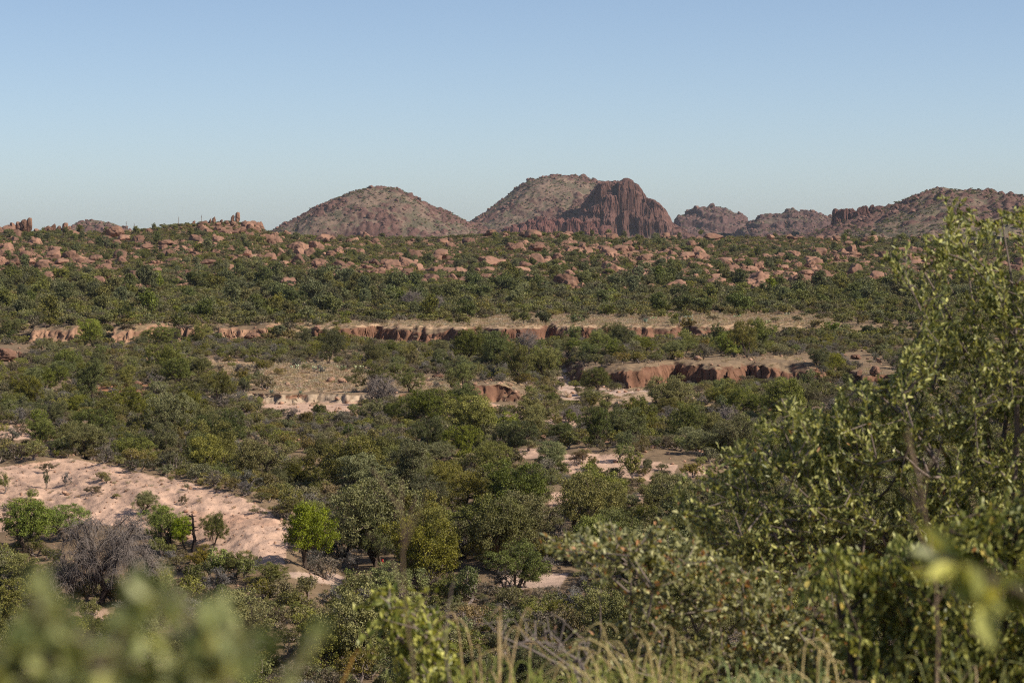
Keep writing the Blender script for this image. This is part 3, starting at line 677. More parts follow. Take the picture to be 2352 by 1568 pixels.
def scatter(kind, pk, y0, y1, cell, dens, w0, w1, hs=(0.7, 1.35), wmod=None):
    p = grid_pts(y0, y1, cell); x, y = p[:, 0], p[:, 1]
    d = dens(x, y); k = rng.random(len(x)) < d; x, y = x[k], y[k]
    w = rng.uniform(w0, w1, len(x)) * rng.uniform(.8, 1.2, len(x))
    if wmod is not None: w = w * wmod(x, y)
    pi = rng.choice(IDX[pk], len(x)); s = w / np.array([PINFO[i]['W'] for i in pi]); hh = rng.uniform(*hs, len(x))
    h = s * np.array([PINFO[i]['H'] for i in pi]) * hh
    z = terrain(x, y)
    ok = vec_ok(x, y, z, w, h)
    for i in np.where(ok)[0]:
        PL.append([kind, x[i], y[i], z[i] - .03, rng.uniform(0, 6.28), s[i], s[i], s[i] * hh[i], pi[i], None, w[i], h[i]])
def put(kind, pk, X, Yb, wpx, hpx, i=None, extra=None, tone=None, sink=0.0, y=None, wd=1.0):
    if y is None: x, y, z = hit(X, Yb)
    else:
        x = P3(X, Yb, y)[0]; z = P3(X, Yb, y)[2]
    w = wpx / (F * S) * y; h = hpx / (F * S) * y
    if kind == 'boulder':
        dz = max(0, z - float(terrain(x, y))); z -= dz * .5; h += dz
        sink = sink * (h - dz) / h if h > 0 else sink
        z += 0
    pi = IDX[pk][i] if i is not None else int(rng.choice(IDX[pk])); inf = PINFO[pi]
    PL.append([kind, x, y, z - sink * h, rng.uniform(0, 6.28) if kind != 'boulder' else rng.uniform(-.5, .5), w / inf['W'], w / inf['W'] * wd, h / inf['H'], pi, extra or 'hero', w, h, tone])
# hand-placed trees (photo frame: centre x, base y, width, height)
for a in [(870, 1300, 250, 215, 0, 'olive'), (1120, 1310, 215, 185, 3, 'grey-green'), (1175, 1195, 190, 135, 2, 'deep green'), (706, 1308, 142, 165, 4, 'bright green'), (1258, 1085, 110, 78, 1, 'grey-green'),
          (1365, 1195, 165, 130, 6, 'grey-green'), (1545, 945, 100, 84, 2, 'olive'), (100, 1025, 88, 70, 0, 'deep green'), (172, 1045, 92, 84, 1, 'olive'), (300, 1060, 84, 72, 2, 'deep green'),
          (385, 1065, 108, 104, 3, 'olive'), (510, 1045, 112, 116, 5, 'deep green'), (432, 975, 92, 84, 4, 'olive'), (282, 968, 96, 90, 5, 'olive'), (492, 1078, 58, 62, 1, 'deep green'),
          (975, 975, 135, 84, 2, 'deep green'), (1062, 962, 88, 92, 1, 'deep green'), (1092, 1018, 160, 118, 0, 'olive'), (1222, 985, 112, 86, 6, 'olive'), (1190, 882, 88, 100, 3, 'grey-green'),
          (1132, 858, 100, 104, 0, 'deep green'), (1078, 842, 104, 92, 4, 'deep green'), (1242, 862, 82, 80, 6, 'grey-green'), (1415, 778, 54, 38, 2, 'deep green'), (372, 795, 78, 48, 0, 'deep green'),
          (768, 812, 74, 62, 6, 'olive'), (22, 778, 48, 50, 2, 'deep green'), (462, 795, 66, 58, 1, 'olive'), (1370, 905, 80, 66, 4, 'grey-green'), (350, 980, 60, 62, 6, 'olive'),
          (60, 1270, 160, 128, 4, 'bright green'), (40, 1375, 130, 110, 0, 'olive'), (385, 1260, 110, 95, 6, 'bright green'), (482, 1245, 52, 64, 1, 'deep green'), (330, 1185, 66, 52, 2, 'olive'),
          (1500, 1180, 100, 70, 0, 'olive'), (1640, 1010, 90, 70, 3, 'olive'), (1720, 960, 80, 62, 1, 'deep green'), (1880, 845, 60, 46, 2, 'deep green'), (1800, 960, 90, 62, 3, 'olive'),
          (1490, 1000, 70, 60, 6, 'olive'), (1610, 1050, 80, 66, 5, 'grey-green'), (680, 1130, 96, 84, 3, 'olive'), (600, 1080, 84, 66, 0, 'olive'), (760, 1070, 92, 72, 1, 'olive'),
          (900, 1090, 90, 66, 2, 'olive'), (860, 900, 92, 66, 6, 'grey-green'), (940, 900, 70, 56, 6, 'grey-green'), (110, 900, 80, 62, 2, 'deep green'), (240, 880, 66, 50, 3, 'olive'),
          (980, 1150, 100, 80, 4, 'olive'), (1290, 1020, 70, 54, 4, 'deep green'), (1440, 1030, 46, 40, 2, 'deep green'), (945, 1290, 150, 170, 2, 'olive'), (790, 1285, 110, 150, 5, 'grey-green'), (1060, 1180, 120, 110, 1, 'olive'), (425, 1262, 76, 84, 1, 'bright green'), (490, 1258, 60, 88, 5, 'deep green'), (365, 1235, 90, 80, 3, 'bright green'), (150, 1245, 110, 90, 0, 'bright green'), (540, 1330, 90, 62, 2, 'olive'), (470, 1310, 90, 60, 6, 'brownish'), (620, 1350, 90, 62, 3, 'olive')]:
    put('tree', 'tree', *a[:5], tone=a[5])
for a in [(678, 706, 56, 48, 2, 'deep green'), (590, 718, 56, 46, 1, 'deep green'), (480, 722, 60, 44, 0, 'deep green'), (240, 720, 52, 46, 3, 'olive'), (340, 712, 62, 44, 4, 'deep green'), (760, 700, 56, 42, 5, 'olive'),
          (1510, 718, 62, 50, 1, 'deep green'), (1570, 720, 66, 48, 3, 'deep green'), (1620, 722, 60, 42, 2, 'deep green'), (1700, 720, 70, 52, 4, 'deep green'), (1385, 705, 46, 42, 5, 'deep green'), (1190, 702, 58, 40, 0, 'olive'),
          (870, 705, 60, 40, 1, 'olive'), (1000, 692, 48, 36, 3, 'deep green'), (120, 715, 56, 42, 0, 'olive'), (60, 730, 52, 44, 4, 'olive'), (1860, 695, 62, 44, 2, 'olive'), (1950, 685, 56, 40, 3, 'deep green'), (1610, 540, 16, 14, 0, 'deep green')]:
    put('tree', 'treefar', *a[:5], tone=a[5])
# shrubs standing on the sand hill and in clearings
for a in [(105, 1122, 24, 42, 4, 'deep green'), (152, 1118, 26, 32, 6, 'grey-green'), (72, 1152, 36, 30, 1, 'bright green'), (235, 1105, 40, 22, 0, 'olive'), (245, 1112, 26, 16, 1, 'bright green'), (215, 1140, 46, 16, 2, 'olive'),
          (268, 1145, 24, 12, 3, 'deep green'), (430, 1125, 16, 16, 1, 'bright green'), (422, 1160, 28, 20, 2, 'olive'), (585, 1186, 34, 12, 0, 'deep green'), (610, 1184, 20, 10, 3, 'deep green'), (392, 1105, 22, 12, 5, 'olive'),
          (10, 1140, 40, 50, 1, 'deep green'), (60, 1165, 90, 22, 5, 'olive'), (110, 1085, 46, 18, 2, 'olive'), (1445, 1062, 20, 16, 1, 'olive'), (1490, 1075, 30, 18, 0, 'deep green'), (1520, 1082, 38, 16, 5, 'deep green'),
          (1180, 1038, 20, 12, 2, 'olive'), (500, 1128, 18, 9, 1, 'olive'), (800, 1340, 36, 36, 4, 'bright green'), (1235, 1310, 70, 24, 2, 'grey-green'), (20, 1190, 40, 14, 2, 'olive'), (170, 1045, 20, 10, 3, 'deep green'), (1360, 1080, 40, 34, 4, 'olive'),
          (735, 858, 34, 22, 6, 'grey-green'), (800, 880, 26, 18, 0, 'olive'), (640, 862, 40, 18, 5, 'olive'), (700, 850, 30, 16, 1, 'bright green'), (905, 862, 26, 24, 4, 'bright green'), (960, 872, 36, 16, 2, 'olive'), (560, 872, 60, 22, 5, 'olive'),
          (1000, 892, 26, 18, 6, 'grey-green'), (870, 892, 22, 20, 2, 'olive'), (1000, 735, 34, 14, 5, 'olive'), (1120, 730, 40, 16, 2, 'olive'), (1270, 725, 44, 14, 0, 'olive'), (1340, 735, 40, 14, 3, 'olive'), (1480, 738, 30, 16, 2, 'olive'),
          (1560, 742, 26, 14, 6, 'grey-green'), (1640, 735, 34, 12, 5, 'olive'), (1220, 742, 30, 10, 2, 'olive'), (1780, 740, 26, 12, 0, 'olive'), (860, 738, 34, 12, 1, 'olive'), (1830, 738, 46, 14, 4, 'deep green'), (1545, 748, 26, 18, 0, 'grey-green')]:
    put('shrub', 'shrub', *a[:5], tone=a[5])
# hand-placed boulders: centre x, base y, width, height, proto
for a in [(18, 530, 40, 18, 0), (3, 532, 30, 14, 1), (43, 522, 20, 18, 0), (54, 521, 24, 21, 3), (67, 521, 17, 25, 10), (30, 524, 16, 16, 1), (108, 530, 14, 14, 9), (122, 530, 15, 19, 4), (135, 531, 15, 15, 3), (149, 530, 18, 22, 10), (157, 532, 16, 16, 4), (116, 532, 20, 14, 3),
          (262, 546, 48, 32, 3), (284, 553, 34, 18, 0), (246, 552, 26, 14, 5), (545, 502, 10, 18, 8), (545, 493, 14, 8, 10), (534, 505, 10, 14, 9), (491, 512, 9, 20, 8), (483, 512, 6, 12, 9), (508, 514, 9, 12, 9), (520, 516, 12, 12, 3), (560, 518, 16, 14, 4), (575, 522, 14, 12, 3), (500, 518, 16, 10, 4), (535, 518, 18, 12, 3), (465, 516, 12, 8, 3), (445, 513, 8, 8, 9),
          (500, 532, 26, 16, 3), (550, 536, 36, 18, 4), (538, 538, 20, 12, 0), (453, 588, 18, 12, 1), (137, 562, 22, 14, 0), (130, 580, 30, 18, 0), (118, 572, 10, 10, 10), (120, 595, 38, 26, 0), (118, 578, 20, 15, 10), (57, 596, 34, 24, 3), (48, 580, 20, 14, 4), (60, 608, 44, 18, 3), (15, 590, 40, 22, 5), (12, 606, 30, 14, 5),
          (98, 608, 34, 16, 0), (142, 606, 36, 16, 0), (166, 590, 18, 20, 0), (172, 604, 24, 12, 5), (218, 602, 36, 22, 0), (202, 606, 40, 12, 5), (237, 590, 10, 12, 10), (250, 612, 18, 18, 1), (248, 620, 32, 10, 5), (262, 600, 28, 8, 5), (340, 570, 40, 12, 5), (380, 564, 44, 16, 3), (352, 606, 16, 10, 1), (362, 605, 12, 10, 1), (350, 612, 24, 8, 5),
          (432, 630, 30, 14, 3), (482, 605, 40, 12, 5), (567, 588, 22, 18, 0), (575, 594, 16, 10, 1), (550, 592, 20, 9, 1), (1010, 594, 40, 28, 0), (1032, 596, 18, 12, 5), (882, 612, 28, 22, 0), (865, 612, 30, 12, 5), (845, 618, 28, 12, 1),
          (788, 634, 44, 26, 3), (772, 634, 20, 16, 4), (868, 636, 40, 26, 4), (850, 634, 24, 18, 0), (905, 634, 24, 14, 0), (932, 638, 40, 26, 3), (942, 626, 18, 14, 9), (985, 640, 36, 14, 0), (830, 632, 20, 14, 1), (812, 636, 22, 12, 0), (745, 612, 30, 12, 1), (735, 600, 40, 8, 5), (790, 600, 30, 10, 1),
          (1130, 610, 52, 26, 5), (1112, 600, 30, 12, 1), (1150, 604, 26, 12, 0), (1202, 615, 42, 18, 6), (1232, 578, 52, 22, 3), (1180, 578, 34, 20, 4), (1172, 568, 22, 14, 0), (1240, 562, 30, 8, 5), (1222, 546, 52, 22, 6), (1205, 542, 30, 14, 0), (1128, 538, 30, 14, 3), (1120, 541, 20, 9, 4), (1160, 542, 18, 10, 1), (1290, 545, 44, 14, 6), (1305, 538, 24, 10, 0), (1400, 542, 30, 10, 0), (1395, 546, 34, 8, 5),
          (1422, 578, 44, 20, 0), (1385, 574, 34, 14, 0), (1410, 588, 30, 10, 1), (1360, 570, 24, 10, 1), (1448, 576, 22, 14, 1), (1470, 574, 16, 12, 1), (1640, 545, 52, 12, 5), (1415, 610, 40, 14, 10), (1418, 624, 32, 14, 0), (1590, 590, 60, 14, 5), (1660, 605, 44, 18, 0), (1700, 606, 30, 16, 3), (1735, 605, 50, 16, 5),
          (1645, 604, 20, 12, 1), (1685, 626, 28, 12, 0), (1708, 628, 34, 14, 10), (1700, 642, 66, 18, 6), (1740, 642, 34, 12, 5), (1655, 640, 60, 14, 5), (1800, 620, 24, 16, 0), (1830, 618, 26, 20, 4), (1850, 636, 44, 20, 3), (1868, 634, 20, 18, 4), (1890, 628, 24, 12, 0), (1905, 640, 40, 12, 5), (2012, 646, 38, 30, 0), (1990, 650, 30, 10, 5),
          (1960, 590, 40, 14, 3), (1930, 586, 40, 10, 5), (1720, 662, 60, 14, 5), (1790, 664, 50, 12, 5), (1600, 668, 50, 12, 5), (1660, 680, 40, 10, 6), (1820, 550, 30, 10, 1), (1770, 546, 20, 9, 1), (1880, 548, 22, 9, 0), (1920, 549, 22, 12, 0), (1943, 551, 18, 12, 0), (1075, 645, 44, 12, 5), (1120, 640, 40, 14, 3), (1165, 640, 30, 12, 1),
          (1220, 640, 34, 14, 0), (1270, 655, 40, 12, 6), (1100, 625, 30, 12, 1), (1070, 625, 30, 9, 5), (700, 632, 40, 10, 5), (950, 610, 40, 12, 5), (640, 585, 22, 7, 1), (2075, 580, 50, 14, 5), (2100, 610, 40, 14, 0), (1500, 606, 40, 10, 5), (1560, 640, 40, 12, 3), (1500, 660, 36, 10, 5), (700, 575, 30, 9, 1), (620, 620, 30, 8, 5), (2200, 600, 60, 18, 5), (2150, 640, 50, 16, 3), (2270, 630, 60, 18, 0)]:
    put('boulder', 'rock', *a[:5], sink=-.40)
# earth knobs near the cliffs
for a in [(15, 828, 62, 36, 3), (48, 822, 16, 20, 9), (728, 768, 18, 18, 8), (582, 778, 40, 18, 3), (970, 786, 20, 10, 0), (300, 890, 34, 10, 3), (730, 885 - 60, 0.1, .1, 0), (1005, 868, 34, 12, 3), (1972, 868, 18, 22, 9), (2010, 868, 26, 26, 3), (1965, 824, 30, 14, 3), (2018, 832, 14, 14, 9)]:
    if a[2] > 1: put('knob', 'rock', *a[:5], sink=-.34)
log('heroes')
UP = lambda x, y: 1.0
def dens_shrub(x, y):
    d = .68 + 1.0 * fbm(x / 13, y / 16, 201, 3); return d
def dens_tree1(x, y):
    n = fbm(x / 26, y / 26, 202, 3); return np.clip(.30 + 1.5 * n, .03, .95) * np.where((y > 385) & (y < 440) & (x < 5) & (x > -60), 1.6, 1)
bz = [hit(*q) for q in ((40, 600), (140, 590), (230, 600), (380, 575), (800, 615), (880, 615), (950, 620), (1120, 610), (1200, 600), (1230, 570), (1420, 580), (1600, 595), (1700, 625), (1850, 630), (1940, 600), (2100, 600), (1700, 665), (2250, 620))]
def bz_d(x, y):
    d = x * 0
    for bx, by, _ in bz: d = np.maximum(d, np.exp(-(((x - bx) / 26) ** 2 + ((y - by) / 48) ** 2)))
    return d
hero_b = np.array([[p[1], p[2], p[10]] for p in PL if p[0] == 'boulder'])
def near_hero(x, y, k=.75, front=6):
    m = np.zeros(len(x), bool)
    for bx, by, bw in hero_b:
        m |= (np.abs(x - bx) < bw * k) & (y > by - bw * .6 - front) & (y < by + bw * .5)
    return m
scatter('tree', 'tree', 104, 300, 6.2, dens_tree1, 2.6, 5.4)
scatter('tree', 'tree', 300, 445, 7.0, lambda x, y: dens_tree1(x, y) * .75, 2.8, 5.0)
scatter('tree', 'treefar', 445, 560, 8.0, lambda x, y: np.clip(.28 + 1.2 * fbm(x / 40, y / 40, 203, 3), .03, .9), 2.8, 5.0)
scatter('tree', 'treefar', 560, 760, 7.2, lambda x, y: np.clip(.36 + 1.7 * fbm(x / 30, y / 40, 203, 3), .03, .95), 3.0, 6.2)
scatter('tree', 'treefar', 760, 1230, 9.5, lambda x, y: np.where(near_hero(x, y, .8, 20), 0, np.clip(.30 + 1.1 * fbm(x / 60, y / 60, 204, 3) - .4 * bz_d(x, y), .03, .8)), 2.6, 5.2)
scatter('shrub', 'shrub', 98, 200, 1.5, dens_shrub, 1.1, 2.7)
scatter('shrub', 'shrub', 200, 300, 1.65, dens_shrub, 1.2, 2.8)
scatter('shrub', 'shrub', 300, 445, 1.9, dens_shrub, 1.3, 3.0)
scatter('shrub', 'shrubfar', 445, 700, 2.35, lambda x, y: .70 + .5 * fbm(x / 22, y / 22, 201, 3), 1.6, 3.6)
scatter('shrub', 'shrubfar', 700, 1230, 2.9, lambda x, y: np.where(near_hero(x, y, .6, 12), 0, .62 + .4 * fbm(x / 30, y / 30, 205, 3) - .3 * bz_d(x, y)), 1.8, 3.8, hs=(.7, 1.15))
log('scatter plants %d' % len(PL))
# random boulders
p = grid_pts(610, 1225, 4.4); x, y = p[:, 0], p[:, 1]
d = bz_d(x, y) * .62 + .09 + .22 * np.clip(fbm(x / 45, y / 30, 210, 3), 0, 1) + .10 * ((x < -60) & (y > 850))
d = d * sstep(610, 720, y) * np.where(fbm(x / 14, y / 26, 215, 2) > .0, 3.0, .22); k = rng.random(len(x)) < d; x, y = x[k], y[k]; z = terrain(x, y)
ok = ~near_hero(x, y, .4, 1)
for i in np.where(ok)[0]:
    pi = int(rng.choice(IDX['rock'][:8])); w = rng.lognormal(.60, .64); w = min(w, 8); h = w * rng.uniform(.5, .95)
    PL.append(['boulder', x[i], y[i], z[i] + h * .16, rng.uniform(0, 6.28), w, w * rng.uniform(.7, 1.2), h, pi, None, w, h])
# boulders of the left ridge crest
log('boulders %d' % len(PL))

# ---------------------------------------------------------------- which of them show largest (a coarse depth-sorted look from the camera)
FG = [[(1540, 1090), (1640, 1075), (1740, 960), (1780, 900), (1900, 930), (1940, 870), (2060, 850), (2100, 720), (2090, 640), (2030, 580), (2150, 520), (2190, 440), (2230, 500), (2290, 480), (2360, 480), (2360, 1570), (1350, 1570), (1300, 1450), (1380, 1330), (1250, 1240), (1400, 1190), (1560, 1200)],
      [(0, 1370), (280, 1320), (600, 1370), (760, 1440), (760, 1570), (0, 1570)], [(860, 1360), (1080, 1430), (1060, 1570), (850, 1570)]]
def visible_counts():
    BW, BH = 784, 523; q = BW / 2352.0
    buf = np.full((BH, BW), -1, np.int32)
    order = sorted(range(len(PL)), key=lambda i: -PL[i][2])
    for i in order:
        r = PL[i]; x, y, z, w, h = r[1], r[2], r[3], r[10], r[11]
        if r[0] in ('boulder', 'knob'): z = z - h * .5
        X0, Y0 = project(x, y, z); X1, Y1 = project(x, y, z + h); rx = w * .46 / y * F * S * q
        cx, cy, ry = X0 * q, (Y0 + Y1) / 2 * q, abs(Y0 - Y1) / 2 * q
        a0, a1 = max(0, int(cx - rx)), min(BW, int(cx + rx) + 1); b0, b1 = max(0, int(cy - ry)), min(BH, int(cy + ry) + 1)
        if a0 >= a1 or b0 >= b1: continue
        gx = (np.arange(a0, a1) + .5 - cx) / max(rx, .6); gy = (np.arange(b0, b1) + .5 - cy) / max(ry, .6)
        m = gx[None, :] ** 2 + gy[:, None] ** 2 <= 1.05
        buf[b0:b1, a0:a1][m] = i
    gx, gy = np.meshgrid((np.arange(BW) + .5) / q, (np.arange(BH) + .5) / q)
    for f in FG: buf[inpoly(gx, gy, f)] = -1
    return np.bincount(buf[buf >= 0], minlength=len(PL))
cnt = visible_counts(); log('visibility')
order = np.argsort(-cnt)
chosen = {'tree': [], 'shrub': [], 'boulder': [], 'knob': []}
for i in order:
    k = PL[i][0]
    if cnt[i] < 2: break
    if len(chosen[k]) < 298: chosen[k].append(int(i))
chs = set(sum(chosen.values(), []))

# ---------------------------------------------------------------- labels that single things out
LM = [(330, 1150, 'the pink sand slope'), (235, 1290, 'the dead weeping tree'), (706, 1240, 'the bright green tree'), (445, 1220, 'the blackened snag'), (1300, 880, 'the dry wash'), (1140, 900, 'the square earth block'),
      (800, 860, 'the tan grassy ledge'), (930, 765, 'the long shaded red bank'), (1200, 760, 'the sunlit red bank'), (1500, 760, 'the low banded bank'), (1700, 850, 'the tall brown cliff'), (1420, 865, 'the rounded brown bluff'), (700, 912, 'the pale eroded bank'),
      (1430, 1075, 'the wide pink sand patch'), (1220, 1036, 'the small pink sand patch'), (1300, 1155, 'the bare pink gully'), (1190, 1335, 'the flat sandy clearing'), (545, 500, 'the mushroom rock'), (45, 512, 'the clustered rock fins'), (130, 522, 'the row of rock teeth'),
      (262, 535, 'the big square skyline boulder'), (1010, 580, 'the lone round boulder'), (860, 615, 'the central boulder heap'), (1225, 540, 'the skyline rock dome'), (1230, 570, 'the cracked hump of rock'), (1130, 600, 'the pale sloping slab'), (1700, 625, 'the twin stacked boulders'),
      (2012, 630, 'the ball shaped boulder'), (1850, 630, 'the split boulder heap'), (1420, 575, 'the fused boulder pair'), (120, 590, 'the balanced boulder stack'), (40, 590, 'the jumbled red slabs'), (220, 595, 'the domed boulder under the balanced stone'), (290, 770, 'the sunlit orange bank'), (550, 765, 'the knobby bank'), (100, 765, 'the small far orange bank'),
      (15, 810, 'the orange earth mound'), (2000, 850, 'the broken earth pinnacles'), (1550, 735, 'the pale cactus flat'), (1150, 725, 'the straw grass strip'), (870, 1200, 'the largest olive mesquite'), (1120, 1220, 'the big grey-green mesquite'), (1545, 900, 'the round mesquite on the wash bank'),
      (430, 1000, 'the tall mesquite grove'), (1090, 980, 'the mid-valley mesquite'), (1160, 820, 'the wash-side grove'), (680, 685, 'the dark round juniper'), (945, 685, 'the leafless grey tree'), (1600, 700, 'the dark green tree row'), (1700, 590, 'the long flat slabs'), (1400, 650, 'the gap between boulder fields'), (400, 640, 'the scrubby upland slope'), (350, 560, 'the stepped low slabs'),
      (40, 990, 'the pale sand strip'), (270, 895, 'the red dirt cut'), (850, 1040, 'the dense brown-green thicket'), (1600, 1000, 'the right valley thicket'), (600, 1400, 'the tangled near thicket'), (1300, 600, 'the scattered middle slabs'), (2100, 640, 'the oak branches'), (1850, 780, 'the grey scrub flat'), (650, 620, 'the sparse boulder saddle'), (1550, 570, 'the smooth green rise'), (800, 560, 'the shallow saddle under the rounded hill')]
def tone_color(t): return {'bright green': (1.05, 1.30, .60, 1), 'deep green': (.74, .82, .66, 1), 'grey-green': (.98, 1.02, 1.18, 1), 'olive': (1.06, 1.0, .84, 1), 'brownish': (1.15, .92, .85, 1)}[t]
ORD = ['first', 'second', 'third', 'fourth', 'fifth', 'sixth', 'seventh', 'eighth', 'ninth', 'tenth', 'eleventh', 'twelfth', 'thirteenth', 'fourteenth', 'fifteenth', 'sixteenth', 'seventeenth', 'eighteenth', 'nineteenth', 'twentieth']
def make_labels(ids, noun, tones):
    base = {}
    for i in ids:
        r = PL[i]; X, Y = project(r[1], r[2], r[3] + r[11] * .5); wpx = r[10] / r[2] * F * S
        j = min(range(len(LM)), key=lambda q: (LM[q][0] - X) ** 2 + ((LM[q][1] - Y) * 2.2) ** 2)
        dx, dy = X - LM[j][0], (Y - LM[j][1]) * 2.2
        rel = ('left of' if dx < 0 else 'right of') if abs(dx) > abs(dy) else ('in front of' if dy > 0 else 'behind')
        if math.hypot(dx, dy) < 14: rel = 'at'
        ratio = r[11] / r[10]
        base.setdefault((tones.get(i), 'upright' if ratio > .86 else 'low' if ratio < .55 else 'rounded', rel, LM[j][2]), []).append((X, i, wpx))
    out = {}
    for (tone, shp, rel, lm), v in base.items():
        v.sort()
        n = len(v)
        for k, (X, i, w) in enumerate(v):
            core = (shp + ' ' + tone + ' ' + noun)
            if n == 1: out[i] = '%s %s %s' % (core, rel, lm)
            elif k == 0: out[i] = 'leftmost %s %s %s' % (core, rel, lm)
            elif k == n - 1: out[i] = 'rightmost %s %s %s' % (core, rel, lm)
            else: out[i] = '%s %s %s %s' % (ORD[min(k, 19)], core, rel, lm)
    return out
tones = {}
for i in chs:
    r = PL[i]
    if r[0] in ('tree', 'shrub'):
        t = r[12] if len(r) > 12 and r[12] else random.choices(['deep green', 'olive', 'grey-green', 'bright green', 'brownish'], [.28, .40, .18, .02, .12] if r[0] == 'shrub' else [.34, .44, .20, .02, 0])[0]
    elif r[0] == 'boulder': t = ['smooth', 'cracked', 'smooth', 'cracked', 'cracked', 'slab-like', 'slab-like', 'slab-like', 'pillar-like', 'pillar-like', 'smooth', 'cracked'][r[8] - IDX['rock'][0]] + ' red'
    else: t = 'orange'
    tones[i] = t
for kind, noun, name, cat, grp in (('tree', 'mesquite tree', 'mesquite_tree', 'tree', 'mesquite trees of the valley and upland'), ('shrub', 'desert shrub', 'desert_shrub', 'shrub', 'low shrubs across the valley'),
                                   ('boulder', 'boulder', 'boulder', 'boulder', 'red boulders on the upland'), ('knob', 'earth knob', 'earth_knob', 'rock', 'eroded earth knobs by the banks')):
    labs = make_labels(chosen[kind], noun, tones)
    for i in chosen[kind]:
        r = PL[i]; inf = PINFO[r[8]]
        M = Matrix.Translation((r[1], r[2], r[3])) @ Matrix.Rotation(r[4], 4, 'Z') @ Matrix.Diagonal((r[5], r[6], r[7], 1))
        if inf['crown'] is not None:
            o = bpy.data.objects.new(name, None); COL.objects.link(o); o.empty_display_size = .5; o.matrix_world = M
            for nm, me in (('trunk', inf['trunk']), ('crown', inf['crown'])):
                c = link(nm, me, o)
                if nm == 'crown': c.color = tone_color(tones[i])
        else:
            o = link(name, inf['joint']); o.matrix_world = M
            if kind == 'shrub': o.color = tone_color(tones[i])
        tag(o, labs[i], cat, grp)
log('individuals %d' % len(chs))

# ---------------------------------------------------------------- the rest as stuff
def gn_group():
    g = bpy.data.node_groups.new('scatter', 'GeometryNodeTree')
    g.interface.new_socket('Geometry', in_out='INPUT', socket_type='NodeSocketGeometry'); g.interface.new_socket('Geometry', in_out='OUTPUT', socket_type='NodeSocketGeometry')
    N = g.nodes; i = N.new('NodeGroupInput'); o = N.new('NodeGroupOutput'); ip = N.new('GeometryNodeInstanceOnPoints'); ci = N.new('GeometryNodeCollectionInfo')
    ci.inputs['Collection'].default_value = PROT; ci.inputs['Separate Children'].default_value = True; ci.inputs['Reset Children'].default_value = True
    ip.inputs['Pick Instance'].default_value = True
    def na(n, t):
        a = N.new('GeometryNodeInputNamedAttribute'); a.data_type = t; a.inputs['Name'].default_value = n; return a.outputs['Attribute']
    g.links.new(i.outputs[0], ip.inputs['Points']); g.links.new(ci.outputs[0], ip.inputs['Instance'])
    g.links.new(na('idx', 'INT'), ip.inputs['Instance Index']); g.links.new(na('rot', 'FLOAT_VECTOR'), ip.inputs['Rotation']); g.links.new(na('scl', 'FLOAT_VECTOR'), ip.inputs['Scale'])
    g.links.new(ip.outputs[0], o.inputs[0]); return g
GN = gn_group()
def stuff(name, rows, label):
    if not rows: return
    me = bpy.data.meshes.new(name); A = np.array([[r[1], r[2], r[3]] for r in rows], np.float32); me.vertices.add(len(A)); me.vertices.foreach_set('co', A.ravel())
    a = me.attributes.new('idx', 'INT', 'POINT'); a.data.foreach_set('value', np.array([r[8] for r in rows], np.int32))
    a = me.attributes.new('rot', 'FLOAT_VECTOR', 'POINT'); a.data.foreach_set('vector', np.array([[0, 0, r[4]] for r in rows], np.float32).ravel())
    a = me.attributes.new('scl', 'FLOAT_VECTOR', 'POINT'); a.data.foreach_set('vector', np.array([[r[5], r[6], r[7]] for r in rows], np.float32).ravel())
    o = link(name, me); md = o.modifiers.new('scatter', 'NODES'); md.node_group = GN; tag(o, label, kind='stuff'); return o
rest = [r for i, r in enumerate(PL) if i not in chs]
stuff('woodland', [r for r in rest if r[0] == 'tree'], 'the smaller half hidden mesquites among the larger ones')
stuff('undergrowth', [r for r in rest if r[0] == 'shrub'], 'dense low olive desert scrub covering valley and upland')
stuff('rubble', [r for r in rest if r[0] in ('boulder', 'knob')], 'the smaller red rocks strewn among upland scrub')
rows = []
for D, gx, gy, Z, front, sl, rk in HILLS:
    area = (gx[-1] - gx[0]) * front; base = -12
    for kind, n in (('r', int(area * .020)), ('s', int(area * (.040 if D > 2600 else .05)))):
        ii = rng.integers(1, int(len(gy) * .78), n); jj = rng.integers(2, len(gx) - 2, n)
        for a, b in zip(ii, jj):
            z = Z[a, b]
            if z < base + 2.5: continue
            if kind == 's' and D < 4500 and vnoise(gx[b] / 14, gy[a] / 30, 77) < .42: continue
            if kind == 'r':
                w = min(rng.lognormal(.75, .5), 9) * (D / 3000) ** .5
                if rk[a, b] > .15: w *= 1.3
                rows.append(['r', gx[b], gy[a], z + w * .1, rng.uniform(0, 6.28), w, w * rng.uniform(.7, 1.2), w * rng.uniform(.5, .9), int(rng.choice(IDX['hillrock']))])
            else:
                s = rng.uniform(.6, 1.5); rows.append(['s', gx[b], gy[a], z - .1, rng.uniform(0, 6.28), s, s, s * .85, int(rng.choice(IDX['shrubfar']))])
stuff('hill_rubble', [r for r in rows if r[0] == 'r'], 'rocks and outcrops strewn over the far hills')
stuff('hill_scrub', [r for r in rows if r[0] == 's'], 'dark scrub dotted over the far hills')
